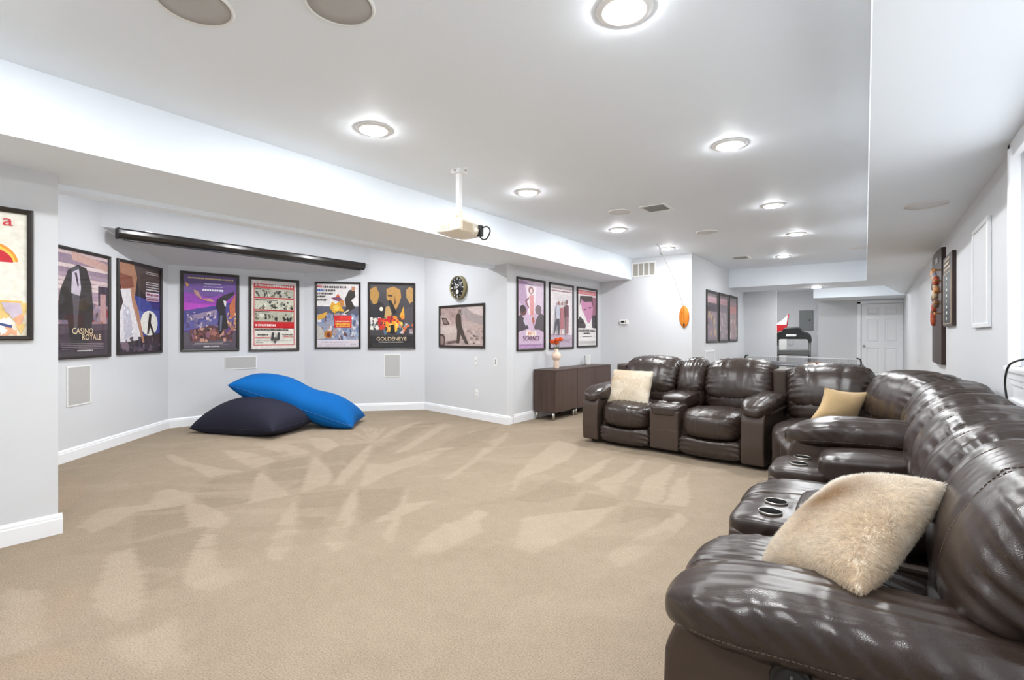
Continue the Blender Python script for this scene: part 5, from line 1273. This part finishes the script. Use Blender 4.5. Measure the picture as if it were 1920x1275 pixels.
# fur cushion on the loveseat
bl = np.array((-2.43, 5.17, 0.425)); br = np.array((-1.94, 5.10, 0.425)); up = np.array((0.015, 0.14, 0.37))
c = (bl + br + up) / 2
t = thing('fur_cushion', 'cream faux fur cushion on the left seat of the loveseat', 'cushion', tuple(c))
ex, ey = (br - bl) / 2, up / 2
o, P, F = pillow('cushion_body', (0, 0, 0), ex, ey, 0.15, 'furbase', t, 22, 0.42, 0.04, 0.003, 5)
def cf2(p, r):
    k = np.clip(0.35 + warp_noise(p * np.array((1, 1, 2.2)), 81, 22) * 0.6, 0, 1)[:, None]
    return (np.array(srgb(244, 240, 230)[:3]) * (1 - k) + np.array(srgb(222, 204, 176)[:3]) * k) * r.uniform(0.88, 1.0, (len(p), 1))
fur_on(t, P, F, 40000, 0.010, 6, cf2, 0.001)

# tan corduroy cushion in the corner
tl = np.array((-0.315, 4.83, 0.762)); tr = np.array((-0.045, 5.03, 0.705)); brr = np.array((-0.13, 4.93, 0.47)); bll = np.array((-0.43, 4.76, 0.48))
c = (tl + tr + brr + bll) / 4
t = thing('tan_cushion', 'plain tan corduroy cushion propped in the sofa corner', 'cushion', tuple(c))
ex = ((tr - tl) + (brr - bll)) / 4 * 1.05; ey = ((tl - bll) + (tr - brr)) / 4 * 1.05
o, P, F = pillow('cushion_body', (0, 0, 0), ex, ey, 0.16, 'suede', t, 30, 0.40, 0.15, 0.010, 9)
def rim_pts(c, ex, ey, pinch, n=18):
    pts = []
    for k in range(4):
        for i in range(n):
            s = math.sin((-1 + 2 * i / n) * PI / 2); u, v = [(s, -1), (1, s), (-s, 1), (-1, -s)][k]
            pts.append(np.array(c) + u * (1 - pinch * (1 - v * v)) * ex + v * (1 - pinch * (1 - u * u)) * ey)
    return pts + [pts[0]]
tube('piping', rim_pts((0, 0, 0), ex, ey, 0.15), 0.003, 'suede', t, 6)

# ------------------------------------------------------------------ beanbags
def bag(name, label, FL, FR, BR, BL, th, m, pm, loc, zfn=None, tfn=None, n=36, power=0.42, pinch=0.06, seed=2):
    FL, FR, BR, BL = (np.array(v, float) for v in (FL, FR, BR, BL))
    t = thing(name, label, 'bean bag', loc, 0, 'beanbags in the bay')
    s = np.sin(np.linspace(-1, 1, n + 1) * PI / 2)
    U, V = np.meshgrid(s, s, indexing='ij')
    Uo = U * (1 - pinch * 0.6 * (1 - V ** 2)); Vo = V * (1 - pinch * (1 - U ** 2))
    def bil(u, v):
        return (((1 - u) * (1 - v))[..., None] * FL + ((1 + u) * (1 - v))[..., None] * FR + ((1 + u) * (1 + v))[..., None] * BR + ((1 - u) * (1 + v))[..., None] * BL) / 4
    base = bil(Uo, Vo)
    T = ((1 - U ** 2) * (1 - V ** 2)) ** power
    if tfn: T = T * tfn(U)
    if zfn: base[..., 2] += zfn(U, V)
    nz = np.cross(FR - FL, BL - FL); nz /= np.linalg.norm(nz)
    a = base + T[..., None] * nz * th[0]; b = base - T[..., None] * nz * th[1]
    P = np.concatenate([a.reshape(-1, 3), b.reshape(-1, 3)])
    P[:, 2] = np.maximum(P[:, 2], 0.006)
    P -= np.array(loc)
    k = (n + 1) ** 2
    i, j = np.meshgrid(np.arange(n), np.arange(n), indexing='ij'); q = (i * (n + 1) + j).ravel()
    F1 = np.stack([q, q + n + 1, q + n + 2, q + 1], 1); F2 = F1[:, ::-1] + k
    bm = bmesh.new(); vs = [bm.verts.new(p) for p in P]
    for f in np.concatenate([F1, F2]): bm.faces.new([vs[x] for x in f])
    bmesh.ops.remove_doubles(bm, verts=bm.verts[:], dist=1e-4)
    from_bm('beanbag_cover', bm, m, t, True)
    e = base.copy(); e[..., 2] = np.maximum(e[..., 2], 0.01); e -= np.array(loc)
    ring = list(e[:, 0]) + list(e[-1, 1:]) + list(e[::-1, -1][1:]) + list(e[0, ::-1][1:])
    tube('piping', [Vector(p) for p in ring], 0.006, pm, t, 6)
    return t, e
t, e = bag('beanbag', 'dark navy beanbag lying flat beneath the blue one', (-6.72, 2.60, 0.06), (-5.52, 2.98, 0.10), (-5.78, 3.70, 0.12), (-6.95, 3.33, 0.10),
           (0.33, 0.16), 'navy', 'navy', (-6.2, 3.1, 0), tfn=lambda U: 1.0 - 0.05 * U)
t, e = bag('beanbag', 'bright blue beanbag draped over the navy one', (-6.45, 2.92, 0.575), (-5.31, 3.90, 0.03), (-5.74, 4.42, 0.07), (-6.88, 3.40, 0.60),
           (0.27, 0.22), 'blue', 'blues', (-6.0, 3.6, 0), zfn=lambda U, V: 0.0 * U, tfn=lambda U: 1.0 - 0.24 * np.exp(-((U - 0.12) / 0.3) ** 2))
p = e[-4, 0]
o = box('care_tag', (-0.03, -0.004, 0.0), (0.03, 0.0, 0.014), 'white', t); o.location = (p[0] - 0.03, p[1] - 0.015, p[2] + 0.02); o.rotation_euler = (0, 0.35, 0.7)

# ------------------------------------------------------------------ cabinets and what stands on them
def cabinet(y0, ndoor, w, label):
    t = thing('storage_cabinet', label, 'cabinet', (-3.93, y0, 0), 0, 'espresso cabinets')
    D, L = 0.36, ndoor * w
    box('body', (0, 0.0, 0.115), (D - 0.02, L, 0.69), 'espresso', t, 0.002)
    box('top_panel', (0, -0.001, 0.69), (D, L + 0.001, 0.706), 'espresso', t, 0.001)
    for i in range(ndoor):
        d = box('cabinet_door', (D - 0.018, i * w + 0.003, 0.118), (D, (i + 1) * w - 0.003, 0.687), 'espresso', t, 0.0015)
    for x in (0.04, D - 0.05):
        for y in (0.035, L - 0.035):
            lathe('leg', [(0, 0), (0.017, 0), (0.022, 0.115), (0, 0.115)], 'steel', t, 14, 'z', (x, y, 0))
cabinet(5.93, 1, 0.63, 'dark espresso single cabinet carrying the vase, left of its double neighbour')
cabinet(6.565, 2, 0.58, 'dark espresso double cabinet partly behind the loveseat')
VX, VY = -3.74, 6.24
t = thing('ceramic_vase', 'cream ceramic vase with round belly on the espresso cabinet', 'vase', (VX, VY, 0.707))
lathe('vase_body', [(0.0, 0.0), (0.040, 0.0), (0.043, 0.006), (0.040, 0.115), (0.041, 0.122), (0.053, 0.133), (0.066, 0.155), (0.070, 0.18), (0.066, 0.205), (0.052, 0.227), (0.034, 0.238), (0.029, 0.245), (0.028, 0.275), (0.032, 0.287), (0.026, 0.287), (0.022, 0.27), (0.0, 0.26)], 'stone', t, 40)
fl = [((-0.045, -0.035), 0.10, 'leftmost'), ((0.02, -0.01), 0.125, 'topmost middle'), ((-0.005, 0.02), 0.085, 'lowest front'), ((0.045, 0.05), 0.135, 'rightmost')]
rg = random.Random(4)
for (dx, dy), h, nm in fl:
    t = thing('orange_flower', nm + ' orange bloom in the cream vase', 'flower', (VX, VY, 0.707 + 0.275), 0, 'orange flowers in the vase')
    tube('stem', spline([(dx * 0.1, dy * 0.1, -0.08), (dx * 0.4, dy * 0.4, 0.03), (dx, dy, h)], 6), 0.003, 'stem', t, 6)
    for layer, (n, th0, R) in enumerate(((4, 0.35, 0.026), (6, 0.85, 0.031), (7, 1.35, 0.035), (8, 1.8, 0.037))):
        for i in range(n):
            a = 2 * PI * i / n + layer * 0.7; V = []
            for q in range(4):
                for s_ in (-1, 0, 1):
                    th = th0 + 0.75 - 0.75 * q / 3.0; ph = a + s_ * (0.62 - 0.12 * q) * (PI / n) * 2.2
                    rr = R * (1.0 + 0.10 * (q / 3.0))
                    V.append((dx + rr * math.sin(th) * math.cos(ph), dy + rr * math.sin(th) * math.sin(ph), h + 0.02 + rr * math.cos(th)))
            obj('petal', V, [(q * 3 + k, q * 3 + k + 1, q * 3 + k + 4, q * 3 + k + 3) for q in range(3) for k in range(2)], 'petal', t, True)
    for i in range(3):
        a = rg.uniform(0, 6.28); b = 0.04 + 0.015 * i; px, py, pz = dx * 0.5, dy * 0.5, h * (0.25 + 0.2 * i)
        V = [(px, py, pz), (px + b * 0.5 * math.cos(a) - 0.010 * math.sin(a), py + b * 0.5 * math.sin(a) + 0.010 * math.cos(a), pz + 0.02), (px + b * math.cos(a), py + b * math.sin(a), pz + 0.015), (px + b * 0.5 * math.cos(a) + 0.010 * math.sin(a), py + b * 0.5 * math.sin(a) - 0.010 * math.cos(a), pz + 0.02)]
        obj('leaf', V, [(0, 1, 2, 3)], 'stem', t)
t = thing('white_device', 'small white upright box with a cord on the cabinet by the wall corner', 'router', (-3.83, 7.42, 0.707), 0.3)
box('body', (-0.035, -0.03, 0.0), (0.035, 0.03, 0.155), 'plastic', t, 0.008, 3)
tube('antenna', [(-0.05, -0.02, 0.0), (-0.055, -0.02, 0.15)], 0.003, 'cord', t)
tube('cord', spline([(-0.035, -0.02, 0.012), (-0.07, -0.05, 0.004), (-0.05, -0.12, 0.004), (-0.07, -0.2, 0.004)]), 0.003, 'cord', t)

# ------------------------------------------------------------------ far end: table tennis, treadmill, electrical panel
t = thing('table_tennis_table', 'dark table tennis table with white net behind the sofa', 'game table', (-1.19, 11.02, 0), math.atan2(-0.5, 1.97))
box('table_top', (-0.88, -0.70, 0.62), (0.88, 0.70, 0.645), 'ttable', t, 0.003)
boxes('white_line', [((-0.88, -0.70, 0.6455), (-0.86, 0.70, 0.6465)), ((0.86, -0.70, 0.6455), (0.88, 0.70, 0.6465)), ((-0.86, -0.70, 0.6455), (0.86, -0.68, 0.6465)), ((-0.86, 0.68, 0.6455), (0.86, 0.70, 0.6465)), ((-0.008, -0.68, 0.6455), (0.008, 0.68, 0.6465))], 'white', t)
nt_ = boxes('net', [((-1.0, -0.002, 0.66 + 0.014 * i), (1.0, 0.002, 0.6625 + 0.014 * i)) for i in range(8)] + [((-1.0 + 0.04 * i, -0.002, 0.655), (-0.998 + 0.04 * i, 0.002, 0.765)) for i in range(51)], 'net', t)
box('net_tape', (-1.01, -0.005, 0.76), (1.01, 0.005, 0.775), 'white', t)
for s in (-1, 1):
    tube('net_post', [(s * 0.92, 0, 0.64), (s * 1.02, 0, 0.645), (s * 1.03, 0, 0.70), (s * 1.02, 0, 0.765), (s * 0.96, 0, 0.785)], 0.014, 'blackp', t)
    for y in (-0.5, 0.5): tube('leg', [(s * 0.75, y, 0.62), (s * 0.80, y, 0.0)], 0.02, 'greyp', t)
t = thing('table_tennis_paddle', 'wooden paddle lying on the dark table beyond the net', 'paddle', (-1.0, 11.35, 0.656), 0.4)
lathe('blade', [(0, -0.005), (0.08, -0.005), (0.08, 0.005), (0, 0.005)], 'surf', t, 24); box('handle', (0.07, -0.014, -0.008), (0.18, 0.014, 0.010), 'surf', t, 0.003)

t = thing('treadmill', 'black treadmill console standing in the far exercise nook', 'treadmill', (-1.62, 14.0, 0))
V = []; outer = [(-0.40, 1.05), (-0.40, 1.22), (-0.34, 1.26), (-0.26, 1.28), (-0.20, 1.36), (0.10, 1.37), (0.16, 1.34), (0.20, 1.27), (0.30, 1.24), (0.37, 1.17), (0.39, 1.03), (0.34, 1.02), (0.30, 1.10), (-0.30, 1.10), (-0.34, 1.02)]
V = [(x, -0.05, z) for x, z in outer] + [(x, 0.12, z + 0.03) for x, z in outer]; n = len(outer)
bm = bmesh.new(); vv = [bm.verts.new(p) for p in V]; bm.faces.new(vv[:n]); bm.faces.new(vv[n:][::-1])
for i in range(n): bm.faces.new((vv[i], vv[n + i], vv[n + (i + 1) % n], vv[(i + 1) % n]))
bmesh.ops.recalc_face_normals(bm, faces=bm.faces[:]); bmesh.ops.bevel(bm, geom=bm.edges[:], offset=0.01, segments=2, affect='EDGES')
cn = from_bm('console', bm, 'blackp', t)
prism_pts = [(-0.16, 1.17), (0.06, 1.17), (0.08, 1.21), (0.04, 1.225), (-0.14, 1.225)]
obj('display', [(x, -0.062, z) for x, z in prism_pts], [tuple(range(5))], 'grillew', cn)
for s in (-0.345, 0.345): tube('upright', [(s, 0.02, 1.06), (s, 0.05, 0.10)], 0.032, 'greyp', t, 10)
profile_prism('cross_brace', [(-0.02, 0.72), (-0.02, 0.83), (0.04, 0.85), (0.05, 0.72)], -0.33, 0.33, 'greyp', t, 0.008)
profile_prism('brace_trim', [(-0.03, 0.70), (-0.03, 0.725), (0.03, 0.725), (0.03, 0.70)], -0.34, 0.34, 'blackp', t, 0.005)
tube('safety_cord', spline([(-0.12, -0.05, 1.09), (-0.10, -0.06, 0.98), (-0.05, -0.06, 0.95), (0.0, -0.06, 0.99), (0.01, -0.05, 1.09)]), 0.004, 'greyp', t, 6)
box('deck', (-0.40, -0.1, 0.05), (0.40, 1.7, 0.20), 'blackp', t, 0.03); box('belt', (-0.27, 0.1, 0.20), (0.27, 1.68, 0.206), 'greyp', t)
for s in (-0.35, 0.35): box('foot', (s - 0.05, -0.05, 0.0), (s + 0.05, 1.65, 0.05), 'blackp', t)

t = thing('electrical_panel', 'grey steel electrical panel on the far nook wall', 'electrical panel', (-1.81, 17.0, 1.336))
box('cover', (0, -0.02, 0), (0.36, 0, 0.60), 'panel', t, 0.004); box('door_leaf', (0.025, -0.026, 0.03), (0.335, -0.02, 0.57), 'panel', t, 0.003)
box('latch', (0.255, -0.034, 0.285), (0.285, -0.026, 0.325), 'blackp', t, 0.002)
t = thing('standing_cutout', 'red and white pointed sail-like item behind the treadmill', 'sail', (-2.12, 16.0, 0))
profile_prism('red_base', [(-0.04, 1.28), (-0.04, 1.50), (0.04, 1.50), (0.04, 1.28)], -0.20, 0.115, 'red', t)
profile_prism('stand', [(-0.03, 0.0), (-0.03, 1.28), (0.03, 1.28), (0.03, 0.0)], -0.19, 0.105, 'white', t)
bm = bmesh.new(); q = [(-0.20, 1.50), (0.115, 1.50), (0.15, 1.79), (-0.02, 1.62)]
vv = [bm.verts.new((x, y, z)) for y in (-0.02, 0.02) for x, z in q]; bm.faces.new(vv[:4]); bm.faces.new(vv[4:][::-1])
for i in range(4): bm.faces.new((vv[i], vv[4 + i], vv[4 + (i + 1) % 4], vv[(i + 1) % 4]))
from_bm('white_sail', bm, 'white', t)
tube('red_mast', [(0.115, -0.02, 1.49), (0.155, -0.02, 1.80)], 0.014, 'red', t)

t = thing('power_cable', 'thin black cable arching from the window sill down behind the sofa', 'cable', (0.535, 3.3, 0))
tube('cable', spline([(-0.015, -0.55, 1.095), (-0.03, -0.38, 1.085), (-0.035, -0.17, 1.06), (-0.035, -0.07, 1.03), (-0.03, 0.02, 0.965), (-0.025, 0.02, 0.89), (0.0, 0.02, 0.7), (0.015, 0.02, 0.3), (0.02, 0.03, 0.01)]), 0.0045, 'cord', t)
